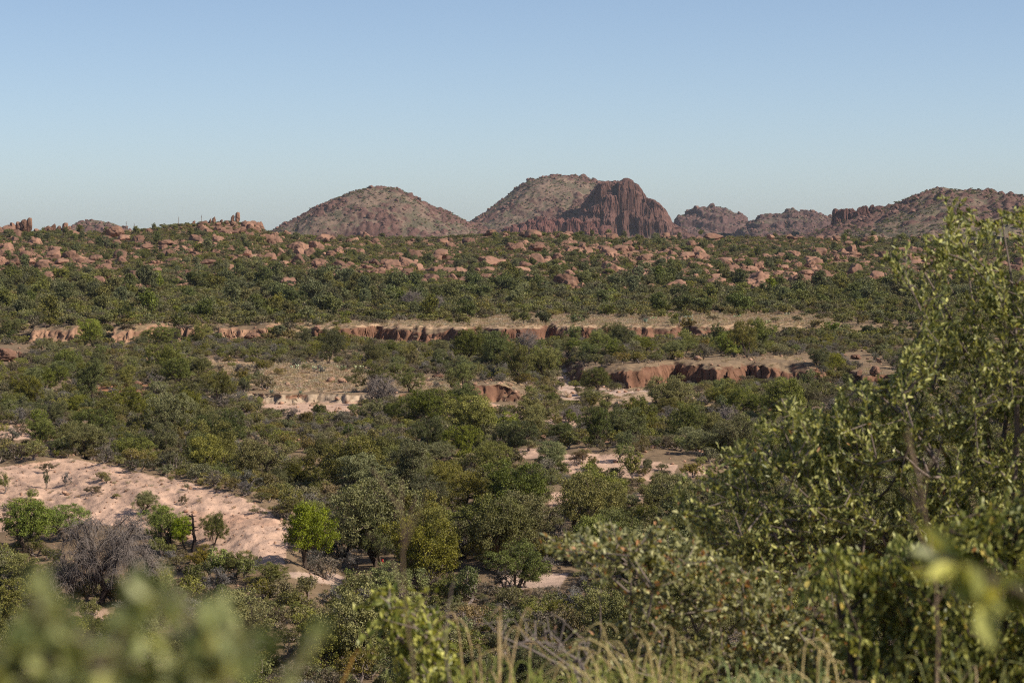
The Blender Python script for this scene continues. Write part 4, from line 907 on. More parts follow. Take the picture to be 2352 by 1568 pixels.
# stones on bare ground, dry grass
rows = []
p = grid_pts(140, 205, .62, .26); x, y = p[:, 0], p[:, 1]; m = (crest_h(x) > .3) & (rng.random(len(x)) < .6); x, y = x[m], y[m]; z = terrain(x, y)
for i in range(len(x)):
    w = min(rng.lognormal(-2.45, .6), .5); rows.append(['st', x[i], y[i], z[i] + w * .15, rng.uniform(0, 6), w, w, w * .7, int(rng.choice(IDX['stone']))])
for y0, y1, cl, fr in ((205, 330, 1.3, .25), (330, 460, 1.8, .25)):
    p = grid_pts(y0, y1, cl, .24); m = rng.random(len(p)) < fr; p = p[m]; z = terrain(p[:, 0], p[:, 1])
    for i in range(len(p)):
        w = min(rng.lognormal(-1.3, .6), 1.4); rows.append(['st', p[i, 0], p[i, 1], z[i] + w * .15, rng.uniform(0, 6), w, w, w * .7, int(rng.choice(IDX['stone']))])
stuff('pebbles', rows, 'loose stones lying on the bare pink ground')
rows = []
for y0, y1, cl in ((298, 385, .95), (452, 540, 1.0)):
    p = grid_pts(y0, y1, cl, .24); x, y = p[:, 0], p[:, 1]; z = terrain(x, y); X, Y = project(x, y, z); m = np.zeros(len(x), bool)
    for poly, k_ in BARE:
        if k_ == TAN: m |= inpoly(X, Y, poly)
    m |= rng.random(len(x)) < .12
    for i in np.where(m & (rng.random(len(x)) < .75))[0]:
        s = rng.uniform(.4, 1.1); rows.append(['g', x[i], y[i], z[i], rng.uniform(0, 6), s * 1.3, s * 1.3, s * .8, int(rng.choice(IDX['tuft']))])
p = grid_pts(150, 205, 1.5, .26); x, y = p[:, 0], p[:, 1]; m = (crest_h(x) > .3) & (fbm(x / 7, y / 7, 777, 2) > .12); x, y = x[m], y[m]; z = terrain(x, y)
for i in range(len(x)):
    s = rng.uniform(.25, .6); rows.append(['g', x[i], y[i], z[i], rng.uniform(0, 6), s, s, s * .7, int(rng.choice(IDX['tuft']))])
stuff('grass', rows, 'straw coloured dry grass on the ledge and flats')
log('stuff')

# ---------------------------------------------------------------- single plants of the middle distance
def lathe_pts(n, f): return [f(i / (n - 1)) for i in range(n)]
def agave(X, Y, wpx, lab):
    x, y, z = hit(X, Y); w = wpx / (F * S) * y; a = Acc(); n = 34; r = np.random.default_rng(int(X))
    an = r.uniform(0, 6.28, n); el = r.uniform(.15, 1.25, n); d = np.c_[np.cos(an) * np.cos(el), np.sin(an) * np.cos(el), np.sin(el)]
    a.add(leaves6(np.zeros((n, 3)) + [0, 0, .05], d, np.tile([[0, 0, 1.]], (n, 1)) + r.normal(0, .1, (n, 3)), w * .55, w * .10, .3), 0, np.repeat(r.random(n), 6))
    o = link('agave_plant', a.mesh('agave_plant', [M_agave])); o.location = (x, y, z); tag(o, lab, 'agave', 'agave rosettes')
for a in [(234, 1018, 38, 'pale grey-green agave rosette between the mesquites of the tall grove'), (1482, 741, 24, 'agave rosette on the straw flat beside the prickly pears'), (1586, 742, 24, 'pale agave rosette on the cactus flat above the low bank'),
          (1540, 783, 30, 'agave rosette below the low banded bank'), (623, 908, 22, 'small agave at the left end of the pale eroded bank'), (1905, 765, 22, 'agave at the right end of the straw strip'), (690, 905, 16, 'tiny agave in front of the pale eroded bank')]:
    agave(*a)
def pear(X, Y, wpx, lab):
    x, y, z = hit(X, Y); w = wpx / (F * S) * y; r = np.random.default_rng(int(X * 3)); bm = bmesh.new(); tops = [(Vector((r.uniform(-.5, .5) * w, r.uniform(-.25, .25) * w, 0)), Vector((0, 0, 1))) for _ in range(9)]
    pads = 0; q = list(tops)
    while q and pads < 34:
        b, up = q.pop(0); sz = r.uniform(.20, .30); d = (up + Vector((r.normal(0, .5), r.normal(0, .4), .3))).normalized(); c = b + d * sz * .5
        face = Vector((r.normal(0, .7), -1 + r.normal(0, .4), 0)).normalized(); side = d.cross(face).normalized(); face = side.cross(d)
        M = Matrix((side, face, d)).transposed().to_4x4(); M = Matrix.Translation(c) @ M @ Matrix.Diagonal((sz * .40, sz * .09, sz * .55, 1))
        bmesh.ops.create_icosphere(bm, subdivisions=2, radius=1, matrix=M); pads += 1
        if b.z < .8:
            for _ in range(r.integers(1, 3)): q.append((b + d * sz, d))
    me = bpy.data.meshes.new('prickly_pear'); bm.to_mesh(me); bm.free(); me.materials.append(M_pear)
    at = me.attributes.new('tint', 'FLOAT', 'POINT'); at.data.foreach_set('value', np.repeat(r.random(pads), len(me.vertices) // pads).astype(np.float32))
    for f in me.polygons: f.use_smooth = True
    o = link('prickly_pear', me); o.location = (x, y, z - .05); tag(o, lab, 'cactus', 'prickly pear cacti')
for a in [(1579, 731, 26, 'bright edged prickly pear clump on the straw flat under the green tree row'), (1692, 729, 24, 'prickly pear left of centre on the far cactus flat'), (1807, 725, 20, 'small prickly pear on the far right of the cactus flat'), (1765, 743, 14, 'tiny prickly pear nearest the low banded bank'),
          (1500, 734, 22, 'prickly pear where the straw strip meets the tree row'), (697, 838, 24, 'tall prickly pear at the back left of the grassy ledge'), (680, 846, 26, 'low spreading prickly pear at the ledge corner beside the thicket'), (790, 848, 24, 'pale prickly pear in the middle of the grassy ledge'),
          (826, 850, 26, 'prickly pear clump beside the bright bush on the ledge'), (842, 858, 24, 'lowest prickly pear in front of the ledge clump'), (732, 850, 30, 'dark prickly pear tangle on the left part of the ledge'), (906, 858, 18, 'prickly pear against the bright leaning bush'), (930, 874, 20, 'flat prickly pear row near the ledge rim'), (105, 662 + 60, 14, 'prickly pear in the scrub under the upland slope')]:
    pear(*a)
def stalk(X, Y, hpx, lab):
    x, y, z = hit(X, Y, 200, 1290); h = hpx / (F * S) * y; r = np.random.default_rng(int(X)); a = Acc()
    zz = np.linspace(0, h, 7); P = np.c_[np.cumsum(r.normal(0, .03, 7)), np.cumsum(r.normal(0, .03, 7)), zz]; R = np.linspace(.12, .05, 7) * y / 900
    a.add(tubes(P[:-1], P[1:], R[:-1], R[1:], 5), 0, 0)
    n = 12; t = r.uniform(.62, 1, n); b = np.c_[np.interp(t * h, zz, P[:, 0]), np.interp(t * h, zz, P[:, 1]), t * h]; d = unit(np.c_[r.normal(0, 1, n), r.normal(0, 1, n), r.uniform(.1, .5, n)]); L = (1.15 - t) * h * .16
    a.add(tubes(b, b + d * L[:, None], np.full(n, .05 * y / 900), np.full(n, .07 * y / 900), 4), 0, 0)
    o = link('agave_stalk', a.mesh('agave_stalk', [M_twig])); o.location = (x, y, z - .2); tag(o, lab, 'agave stalk', 'dry agave flower stalks')
for a in [(290, 531, 24, 'dry agave stalk just behind the big square skyline boulder'), (309, 531, 20, 'shorter agave stalk on the skyline beside the square boulder'), (172, 531, 18, 'agave stalk on the skyline beyond the rock teeth'), (410, 513, 16, 'agave stalk on the smooth part of the ridge crest'),
          (463, 510, 18, 'agave stalk among the rocks of the ridge crest'), (323, 575, 24, 'agave stalk on the slope under the square boulder'), (1545, 545, 26, 'tall agave stalk below the butte'), (1567, 545, 20, 'agave stalk below the gap beside the butte'), (1430, 578, 22, 'agave stalk behind the dark oak near the fused boulders'),
          (1395, 622, 26, 'agave stalk beside the balanced boulders'), (1720, 560, 24, 'agave stalk on the smooth green rise'), (1800, 655, 26, 'agave stalk in front of the split boulders'), (690, 650, 26, 'agave stalk on the boulder saddle'), (700, 655, 30, 'taller agave stalk of the pair on the boulder saddle'), (1370, 660, 26, 'agave stalk in the gap between boulder fields'),
          (100, 800, 34, 'tall pale agave stalk in front of the small orange bank'), (1930, 770, 26, 'agave stalk rising from the grey scrub flat'), (1240, 650, 22, 'agave stalk below the pale dome rock')]:
    stalk(*a)

def bare_tree(X, Y, wpx, hpx, lab, seed=1, lobes=None, nt=90, twn=18, tw=.35, mat=None, droop=.5, y=None, r0=.022, name='bare_tree', keepleaf=0):
    x, y, z = hit(X, Y) if y is None else (P3(X, Y, y)[0], y, terrain(P3(X, Y, y)[0], y))
    w = wpx / (F * S) * y; h = hpx / (F * S) * y; r = np.random.default_rng(seed)
    T = []
    while len(T) < nt:
        d = rdir(1, r)[0]; q = r.uniform(.2, 1) ** .5; lb = (0, .58, .46, .38) if lobes is None else lobes[r.integers(len(lobes))]; p = np.array([(lb[0] + d[0] * lb[2] * q) * w, d[1] * w * .36 * q, h * (lb[1] + d[2] * lb[3] * q)])
        if p[2] > h * .18: T.append(p)
    T = np.array(T)
    P0 = [np.zeros(3)]; par = [-1]
    for k in range(4): P0.append(np.array([.03 * w * math.sin(k * 1.7), 0, h * .09 * (k + 1)])); par.append(k)
    for sgn, l in ((-1, .30), (1, .26), (-.3, .12)):
        pv = 4; q = P0[4].copy()
        for k in range(4): q = q + np.array([sgn * l * w / 4, r.normal(0, .05) * w, h * (.13 - .025 * k)]) + r.normal(0, .015, 3) * w; P0.append(q.copy()); par.append(pv); pv = len(P0) - 1
    P, pa, tips = grow(np.array(P0), np.array(par), T, w * .09, r, bend=.45, jit=.25)
    R = radii(P, pa, tips, r0, .55, w * .032)
    root = bpy.data.objects.new(name, None); COL.objects.link(root); root.location = (x, y, z - .1)
    a = Acc(); a.add(skeleton(P, pa, R, 5), 0, 0); link('trunk', a.mesh('trunk', [mat or M_black]), root)
    if twn:
        n = len(tips) * twn; b = np.repeat(P[tips], twn, 0) + r.normal(0, tw * .28, (n, 3)); d = unit(rdir(n, r) + [[0, 0, .1]]); segs = []
        L = tw * r.uniform(.5, 1.3, n); p0 = b; rr = np.full(n, r0 * .75)
        a = Acc()
        for k in range(4):
            d = unit(d + r.normal(0, .22, (n, 3)) + [[0, 0, -droop * (.25 + .35 * k)]]); p1 = p0 + d * L[:, None] * .5
            a.add(tubes(p0, p1, rr, rr * .75, 3), 0, 0); p0 = p1; rr = rr * .75
        link('twigs', a.mesh('twigs', [M_dead]), root)
    tag(root, lab, 'dead tree'); return root
bare_tree(235, 1392, 232, 232, 'large dead grey tree with weeping twigs before the pink sand slope', 3, [(.26, .80, .17, .15), (.22, .62, .22, .20), (-.12, .76, .22, .14), (-.26, .52, .22, .20), (.06, .5, .25, .2), (.40, .40, .12, .20), (-.36, .34, .13, .18), (-.02, .62, .3, .2), (-.14, .38, .2, .18)], 170, 26, .46, M_black, .75, r0=.019, name='dead_tree')
bare_tree(945, 712, 52, 44, 'small leafless grey tree standing in the upland tree belt', 5, None, 60, 12, .8, M_dead, .0, r0=.045)
bare_tree(1010, 716, 26, 40, 'thin leafless tree right of the grey one in the upland belt', 6, None, 30, 8, .6, M_dead, .0, r0=.045)
bare_tree(876, 930, 86, 72, 'dark half leafless tree at the end of the pale bank', 7, None, 90, 12, .5, M_dead, .1, r0=.03)
bare_tree(1212, 838, 58, 88, 'grey leafless top standing over the wash grove', 8, None, 80, 14, .6, M_dead, .3, r0=.03)
bare_tree(1665, 985, 66, 54, 'grey leafless tree below the tall brown cliff', 9, None, 60, 12, .5, M_dead, .2, r0=.03)
bare_tree(770, 812, 60, 58, 'open branched half dead tree below the long red bank', 10, None, 60, 8, .5, M_black, .0, r0=.035)
bare_tree(1310, 900 + 70, 50, 40, 'small bare thicket tree below the dry wash', 12, None, 50, 12, .4, M_dead, .3, r0=.02)
def snag(X, Y, hpx, lab, seed):
    x, y, z = hit(X, Y); h = hpx / (F * S) * y; r = np.random.default_rng(seed); a = Acc()
    zz = np.linspace(0, h, 9); P = np.c_[np.cumsum(r.normal(0, .05, 9)), np.zeros(9), zz]; R = np.linspace(.16, .05, 9)
    a.add(tubes(P[:-1], P[1:], R[:-1], R[1:], 6), 0, 0); n = 22; t = r.uniform(.2, .95, n); b = np.c_[np.interp(t * h, zz, P[:, 0]), t * 0, t * h]; d = unit(np.c_[r.normal(0, 1, n), r.normal(0, 1, n), r.uniform(-.1, .6, n)])
    L = r.uniform(.15, .55, n); a.add(tubes(b, b + d * L[:, None], np.full(n, .045), np.full(n, .015), 4), 0, 0)
    o = link('dead_snag', a.mesh('dead_snag', [M_black])); o.location = (x, y, z - .1); tag(o, lab, 'dead trunk')
snag(445, 1268, 92, 'blackened upright snag against the pink sand slope', 4)
snag(392, 1262, 60, 'shorter dark snag left of the blackened one', 5)
# a red tag on a post and a white rail glimpsed through the trees
x, y = P3(879, 1287, 146)[0], 146; zt = P3(879, 1287, 146)[2]; zg = float(terrain(x, y)); a = Acc()
root = bpy.data.objects.new('marker_post', None); COL.objects.link(root); root.location = (x, y, zg)
a.add(tubes(np.array([[0, 0, 0.]]), np.array([[0, 0, zt - zg]]), np.array([.012]), np.array([.012]), 8), 0, 0); link('post', a.mesh('post', [M_twig]), root)
bm = bmesh.new(); bmesh.ops.create_cube(bm, size=1, matrix=Matrix.Translation((0, -.04, zt - zg)) @ Matrix.Diagonal((.12, .03, .24, 1))); bmesh.ops.bevel(bm, geom=bm.edges[:], offset=.01, segments=2, affect='EDGES')
me = bpy.data.meshes.new('panel'); bm.to_mesh(me); bm.free()
m_, nt_ = newmat('red_paint'); o_ = nd(nt_, 'ShaderNodeOutputMaterial'); p_ = nd(nt_, 'ShaderNodeBsdfPrincipled', inp={'Base Color': (.55, .01, .02, 1), 'Roughness': .5}); nt_.links.new(p_.outputs[0], o_.inputs[0]); me.materials.append(m_)
link('panel', me, root); tag(root, 'tiny bright red marker in the shade of the olive mesquites', 'marker')
m_, nt_ = newmat('white_paint'); o_ = nd(nt_, 'ShaderNodeOutputMaterial'); p_ = nd(nt_, 'ShaderNodeBsdfPrincipled', inp={'Base Color': (.8, .8, .8, 1), 'Roughness': .4}); nt_.links.new(p_.outputs[0], o_.inputs[0])
q0, q1 = P3(1672, 1286, 140), P3(1712, 1292, 141); zg = float(terrain(q0[0], q0[1])); a = Acc()
root = bpy.data.objects.new('metal_rail', None); COL.objects.link(root); root.location = (q0[0], q0[1], zg); q0r = q0 - [q0[0], q0[1], zg]; q1r = q1 - [q0[0], q0[1], zg]
a.add(tubes(np.array([q0r, q1r + [0, 0, -.1]]), np.array([q1r, q0r + [0, 0, -.45]]), np.array([.06, .03]), np.array([.06, .03]), 8), 0, 0); link('rail', a.mesh('rail', [m_]), root)
for q in (q0r, q1r):
    a = Acc(); a.add(tubes(np.array([[q[0], q[1], -.1]]), np.array([q]), np.array([.05]), np.array([.05]), 8), 0, 0); link('post', a.mesh('post', [m_]), root)
tag(root, 'white metal rail glimpsed through gaps in the oak branches', 'rail')
log('middle singles')

# ---------------------------------------------------------------- plants close to the camera
def poly_pts(poly, n, r, wt=None):
    P = np.array(poly, float); lo, hi = P.min(0), P.max(0); out = []
    while len(out) < n:
        q = r.uniform(lo, hi, (n * 3, 2)); m = inpoly(q[:, 0], q[:, 1], poly)
        if wt is not None: m &= r.random(len(q)) < wt(q[:, 0], q[:, 1])
        out.extend(q[m].tolist())
    return np.array(out[:n])
def twig_leaves(P, pa, tips, r, per, L, Wd, span, upb=.5, spread=.8, fold=.25, back=2):
    """leaves set around the last stretch of each shoot"""
    n = len(tips) * per; ti = np.repeat(tips, per); d = unit(P[ti] - P[pa[ti]]); d = unit(d + [[0, 0, upb * .6]])
    t = np.tile(np.linspace(0, 1, per), len(tips)) + r.uniform(-.08, .08, n)
    c = P[ti] - d * span * (t[:, None])
    a = unit(d * (.55 + .6 * (1 - t))[:, None] + rdir(n, r) * spread + [[0, 0, upb * .5]])
    nr = unit(rdir(n, r) * .9 + [[0, 0, .8]])
    sz = r.uniform(.65, 1.2, n)
    return c, a, nr, L * sz, Wd * sz * r.uniform(.85, 1.15, n)
def near_plant(name, lab, cat, dist, limbs, poly, ntar, dep, per, L, Wd, span, leafm, woodm, seed, rt=.0022, step=.14, wt=None, upb=.5, spread=.8, extra=None, gbase=None, deps=None, rmax=.05, grp=None, crownname='crown', trunkname='trunk', bend=.25, bare=0.0, ex=.47):
    r = np.random.default_rng(seed)
    gb = P3(*gbase, dist); gx = gb[0]; gz = float(terrain(gx, dist)); P0 = [np.array([gx, dist, gz - .05])]; par = [-1]; ends = {}
    for key, start, pts in limbs:
        pv = 0 if start is None else ends[start[0]][start[1]]
        ends[key] = [pv]
        for X, Y, dd in pts:
            q = P3(X, Y, dist + dd); a_ = P0[pv]; m = max(1, int(np.linalg.norm(q - a_) / .25))
            for k in range(1, m + 1): P0.append(a_ * (1 - k / m) + q * k / m + (r.normal(0, .012, 3) if k < m else 0)); par.append(pv if k == 1 else len(P0) - 2)
            pv = len(P0) - 1; ends[key].append(pv)
    xy = poly_pts(poly, ntar, r, wt); dd = r.normal(0, .5, ntar).clip(-1, 1) * dep
    if deps is not None: dd = deps(xy[:, 0], xy[:, 1], r) * dep
    T = np.array([P3(a_, b_, dist + c_) for (a_, b_), c_ in zip(xy, dd)])
    P, pa, tips = grow(np.array(P0), np.array(par), T, step, r, bend=bend, jit=.12)
    R = radii(P, pa, tips, rt, ex, rmax)
    org = np.array([gx, dist, gz])
    root = bpy.data.objects.new(name, None); COL.objects.link(root); root.location = org
    a = Acc(); a.add(skeleton(P - org, pa, R, 5), 0, 0); me = a.mesh(trunkname, [woodm], True); link(trunkname, me, root)
    lt = tips if not bare else tips[r.random(len(tips)) > bare]
    c, ax, nr, LL, WW = twig_leaves(P, pa, lt, r, per, L, Wd, span, upb, spread)
    a = Acc(); mats = [leafm]; V, Q = leaves6(c - org, ax, nr, LL, WW)
    n = len(c); mi = np.zeros(n, int)
    if extra:
        for m2, fr in extra: mi[(r.random(n) < fr)] = len(mats); mats.append(m2)
    tint = np.repeat(r.random(n) ** 1.3, 6); a.add((V, Q), 0, tint); a.M = [np.concatenate([mi, mi])]
    link(crownname, a.mesh(crownname, mats, False), root)
    tag(root, lab, cat, grp); return root, P, tips, org
oakpoly = [(1545, 1090), (1640, 1072), (1700, 1010), (1752, 940), (1790, 900), (1860, 940), (1910, 960), (1925, 880), (1990, 860), (2060, 860), (2110, 760), (2120, 700), (2085, 650), (2030, 600), (2035, 575), (2110, 560), (2160, 520), (2175, 445), (2215, 450), (2240, 520), (2290, 480), (2330, 490), (2400, 430), (2600, 430), (2700, 1000), (2600, 1500), (2000, 1420), (1800, 1330), (1640, 1300), (1560, 1190)]
def oakw(X, Y):
    if True: pass
    c = np.clip((Y - 400) / 420, .30, 1) * np.clip(.60 + (X - 1560) / 520 + (Y - 1120) / 700, .30, 1)
    g = np.clip(.55 + 1.7 * fbm(X / 70, Y / 70, 301, 2), .10, 1)
    return np.clip(c * g * 1.3, 0, 1)
near_plant('oak_tree', 'large evergreen oak with small glossy yellow-green leaves filling the right side of the view', 'tree', 14.0,
    [('t', None, [(2290, 1800, 0), (2240, 1500, 0)]), ('A', ('t', -1), [(2120, 1360, -.2), (2000, 1330, -.3), (1880, 1270, -.4), (1800, 1200, -.5), (1720, 1130, -.5), (1630, 1095, -.5), (1565, 1088, -.5)]),
     ('B', ('t', -1), [(2060, 1250, .2), (1950, 1140, .2), (1880, 1060, .1), (1840, 980, 0), (1795, 915, 0)]), ('C', ('t', -1), [(2220, 1250, -.3), (2150, 1060, -.4), (2080, 960, -.4), (1990, 880, -.4)]),
     ('D', ('t', -1), [(2290, 1150, .3), (2250, 900, .3), (2190, 740, .2), (2120, 620, .1), (2045, 580, .1)]), ('E', ('D', 2), [(2235, 700, .4), (2215, 560, .4), (2190, 455, .3)]),
     ('Fa', ('t', -1), [(2330, 1200, -.3), (2335, 900, -.4), (2325, 650, -.3), (2300, 500, -.3)]), ('G', ('t', 1), [(2450, 1200, 0), (2490, 800, 0), (2450, 500, 0)]), ('H', ('A', 1), [(2000, 1360, .6), (1850, 1340, .7), (1700, 1270, .8), (1600, 1190, .9)]),
     ('I', ('C', 1), [(2100, 1120, .8), (1980, 1060, 1.0), (1900, 1010, 1.0)]), ('J', ('D', 1), [(2330, 760, .7), (2360, 560, .7)])],
    oakpoly, 7200, 1.15, 15, .035, .0165, .13, M_oak, M_twig, 11, rt=.0013, ex=.42, wt=oakw, upb=.6, extra=[(M_orange, .004)], gbase=(2300, 1900), rmax=.06)
log('oak')
manz = [(1232, 1245), (1262, 1215), (1320, 1225), (1345, 1195), (1395, 1178), (1430, 1215), (1480, 1240), (1500, 1195), (1545, 1178), (1600, 1195), (1610, 1260), (1680, 1290), (1760, 1300), (1850, 1300), (1930, 1330), (1960, 1750), (1330, 1750), (1290, 1480), (1400, 1420), (1440, 1360), (1330, 1300)]
near_plant('holly_bush', 'twiggy grey branched bush with small pale and rusty leaves at the bottom of the view', 'bush', 10.5,
    [('a', None, [(1700, 1900, 0), (1640, 1600, 0), (1560, 1420, 0), (1450, 1300, -.1), (1370, 1270, -.1), (1270, 1255, -.1)]), ('b', ('a', 2), [(1600, 1450, .3), (1540, 1300, .3), (1530, 1200, .3)]), ('c', ('a', 1), [(1780, 1600, -.3), (1800, 1420, -.3), (1790, 1310, -.3)]),
     ('d', ('a', 3), [(1500, 1360, -.4), (1420, 1250, -.4), (1400, 1190, -.4)]), ('e', ('a', 1), [(1600, 1620, -.5), (1450, 1520, -.5), (1380, 1460, -.5)])],
    manz, 2700, .75, 13, .028, .019, .095, M_manz, M_twig, 12, rt=.0012, ex=.40, step=.10, upb=.4, extra=[(M_orange, .05)], gbase=(1700, 2000), rmax=.016, bend=.5, bare=.04,
    wt=lambda X, Y: np.clip(.55 + 1.2 * fbm(X / 60, Y / 60, 311, 2), .12, 1))
juj = [(1850, 1320), (1880, 1275), (1925, 1262), (1960, 1300), (2020, 1290), (2060, 1235), (2110, 1250), (2160, 1210), (2230, 1180), (2260, 1130), (2352, 1115), (2450, 1100), (2500, 1750), (1800, 1750), (1830, 1500), (1860, 1430)]
near_plant('jojoba_bush', 'dense dark green bush with upright oval leaves and yellow fruit in the lower right corner', 'bush', 8.0,
    [('a', None, [(2150, 2000, 0), (2130, 1650, 0), (2080, 1450, 0), (2030, 1320, 0)]), ('b', ('a', 1), [(1980, 1600, -.2), (1930, 1420, -.2), (1915, 1290, -.2)]), ('c', ('a', 1), [(2280, 1600, 0), (2330, 1300, 0), (2340, 1140, 0)]), ('d', ('a', 2), [(2180, 1500, .4), (2200, 1350, .4), (2180, 1240, .4)]), ('e', ('a', 1), [(2330, 1750, -.4), (2400, 1450, -.4)])],
    juj, 2700, .62, 14, .028, .0165, .13, M_juj, M_bark, 13, rt=.0014, ex=.42, step=.12, upb=1.1, spread=.6, extra=[(M_flower, .05), (M_orange, .006)], gbase=(2150, 2200), rmax=.022,
    wt=lambda X, Y: np.clip(.55 + 1.9 * fbm(X / 75, Y / 75, 321, 2), .03, 1))
spr = [(855, 1355), (905, 1335), (950, 1375), (1005, 1390), (1030, 1460), (1000, 1500), (1060, 1520), (1075, 1700), (850, 1700), (880, 1560), (915, 1480), (870, 1420)]
near_plant('jojoba_sprig', 'sparse upright sprig with yellow-green oval leaves at the bottom centre', 'bush', 8.5,
    [('a', None, [(960, 1900, 0), (950, 1650, 0), (930, 1480, 0), (890, 1370, 0)]), ('b', ('a', 2), [(990, 1500, .1), (960, 1400, .1)]), ('c', ('a', 1), [(1050, 1680, -.1), (1010, 1560, -.1), (985, 1470, -.1)])],
    spr, 260, .3, 14, .034, .0175, .17, M_oak, M_twig, 14, rt=.0017, ex=.42, step=.12, upb=.9, spread=.7, gbase=(960, 2100), rmax=.012)
log('near bushes')
tw = [(1085, 1395), (1130, 1400), (1190, 1400), (1250, 1390), (1330, 1440), (1400, 1480), (1330, 1560), (1200, 1500), (1120, 1470)]
r_, P_, t_, o_ = near_plant('dead_shrub', 'tangle of crooked grey dead branches with a few curled leaves', 'dead bush', 8.2,
    [('a', None, [(1420, 1750, 0), (1350, 1560, 0), (1220, 1490, 0), (1150, 1460, 0), (1110, 1420, 0), (1090, 1400, 0)]), ('b', ('a', 1), [(1290, 1480, .2), (1210, 1470, .2), (1180, 1420, .2)]), ('c', ('a', 2), [(1230, 1470, -.2), (1190, 1400, -.2)])],
    tw, 60, .3, 2, .02, .012, .04, M_juj, M_dead, 15, rt=.0014, ex=.42, step=.06, upb=.3, gbase=(1430, 2100), rmax=.012, bend=1.1, bare=.5, extra=[(M_orange, .15)])
bl = [(0, 1400), (60, 1400), (90, 1370), (130, 1400), (210, 1425), (260, 1360), (275, 1275), (306, 1275), (325, 1350), (370, 1335), (430, 1345), (540, 1395), (590, 1360), (615, 1370), (600, 1450), (700, 1450), (740, 1410), (770, 1450), (740, 1500), (640, 1600), (560, 1750), (-300, 1750), (-300, 1400)]
near_plant('foreground_bush', 'soft blurred grey-green bush right before the lens in the lower left corner', 'bush', 1.22,
    [('a', None, [(250, 2200, 0), (240, 1750, 0), (270, 1500, 0), (290, 1310, 0)]), ('b', ('a', 2), [(120, 1600, .05), (80, 1420, .05)]), ('c', ('a', 1), [(420, 1800, 0), (450, 1550, 0), (420, 1370, 0)]), ('d', ('c', 1), [(600, 1600, .05), (740, 1440, .05)]), ('e', ('c', 2), [(560, 1500, .05), (595, 1370, .05)]), ('f', ('a', 1), [(0, 1700, 0), (-60, 1500, 0)])],
    bl, 310, .16, 6, .0145, .0095, .03, M_blur, M_twig, 16, rt=.0005, ex=.4, step=.03, upb=.6, extra=[(M_oak, .15), (M_bark, .06)], gbase=(250, 3000), rmax=.006,
    wt=lambda X, Y: np.clip(.35 + (Y - 1330) / 300, .3, 1) * np.clip(.38 + 3.2 * fbm(X / 85, Y / 85, 333, 2), .02, 1) * np.where(X > 560, .35, 1), crownname='leaves', trunkname='stems')
br = [(2100, 1255), (2160, 1260), (2240, 1290), (2330, 1270), (2400, 1330), (2340, 1420), (2270, 1400), (2200, 1340), (2120, 1320)]
near_plant('foreground_sprig', 'blurred bright green leafy sprig close to the lens at the right edge', 'bush', 1.7,
    [('a', None, [(2700, 1900, 0), (2500, 1450, 0), (2380, 1380, 0), (2290, 1330, 0), (2200, 1290, 0), (2120, 1270, 0)])],
    br, 9, .05, 4, .03, .015, .04, M_oak, M_bark, 17, rt=.0011, step=.04, upb=.1, gbase=(2800, 3400), rmax=.004, extra=[(M_juj, .4)], crownname='leaves', trunkname='stems')
def stem(name, pts, dist, rad, lab, mat, seed=0, side=0):
    r = np.random.default_rng(seed); q = [P3(X, Y, dist) for X, Y in pts]; gz = float(terrain(q[-1][0], dist)); q.append(np.array([q[-1][0], dist, gz - .02])); q = np.array(q)[::-1]
    t = np.linspace(0, 1, len(q)); tt = np.linspace(0, 1, 28); P = np.stack([np.interp(tt, t, q[:, k]) for k in range(3)], 1); P[1:-1] += r.normal(0, rad * .5, (26, 3)); org = q[0] + [0, 0, .02]
    R = np.linspace(rad * 1.3, rad * .7, 28); a = Acc(); a.add(tubes(P[:-1] - org, P[1:] - org, R[:-1], R[1:], 6), 0, 0)
    if side: 
        i = r.integers(14, 27, side); d = unit(np.c_[r.normal(0, .6, side), r.normal(0, .5, side), np.ones(side)]); a.add(tubes(P[i] - org, P[i] - org + d * r.uniform(.04, .10, side)[:, None], np.full(side, rad * .8), np.full(side, rad * .4), 4), 0, 0)
    o = link(name, a.mesh(name, [mat], True)); o.location = org; tag(o, lab, 'plant stem')
M_stem = bark_mat('brown_stem', (.30, .21, .15)); M_ostem = bark_mat('orange_stem', (.50, .28, .07))
stem('dry_stem', [(921, 1100), (925, 1240), (927, 1330), (932, 1410), (945, 1500), (955, 1568), (960, 1700)], 3.6, .0013, 'long thin blurred brown stem rising left of centre', M_stem, 1, 8)
stem('dry_stem', [(1042, 1335), (1028, 1400), (1024, 1460), (1025, 1520), (1035, 1568), (1050, 1700)], 4.6, .0018, 'shorter grey stem right of the long brown one', M_twig, 2)
stem('dry_stem', [(2100, 1045), (2118, 1150), (2135, 1210), (2150, 1340), (2156, 1460), (2150, 1568), (2140, 1700)], 4.0, .0018, 'tall blurred brown stem in front of the oak', M_stem, 3, 10)
stem('dry_stem', [(822, 1490), (800, 1530), (780, 1580), (760, 1700)], 4.2, .0022, 'slanting orange straw at the bottom edge', M_ostem, 4)
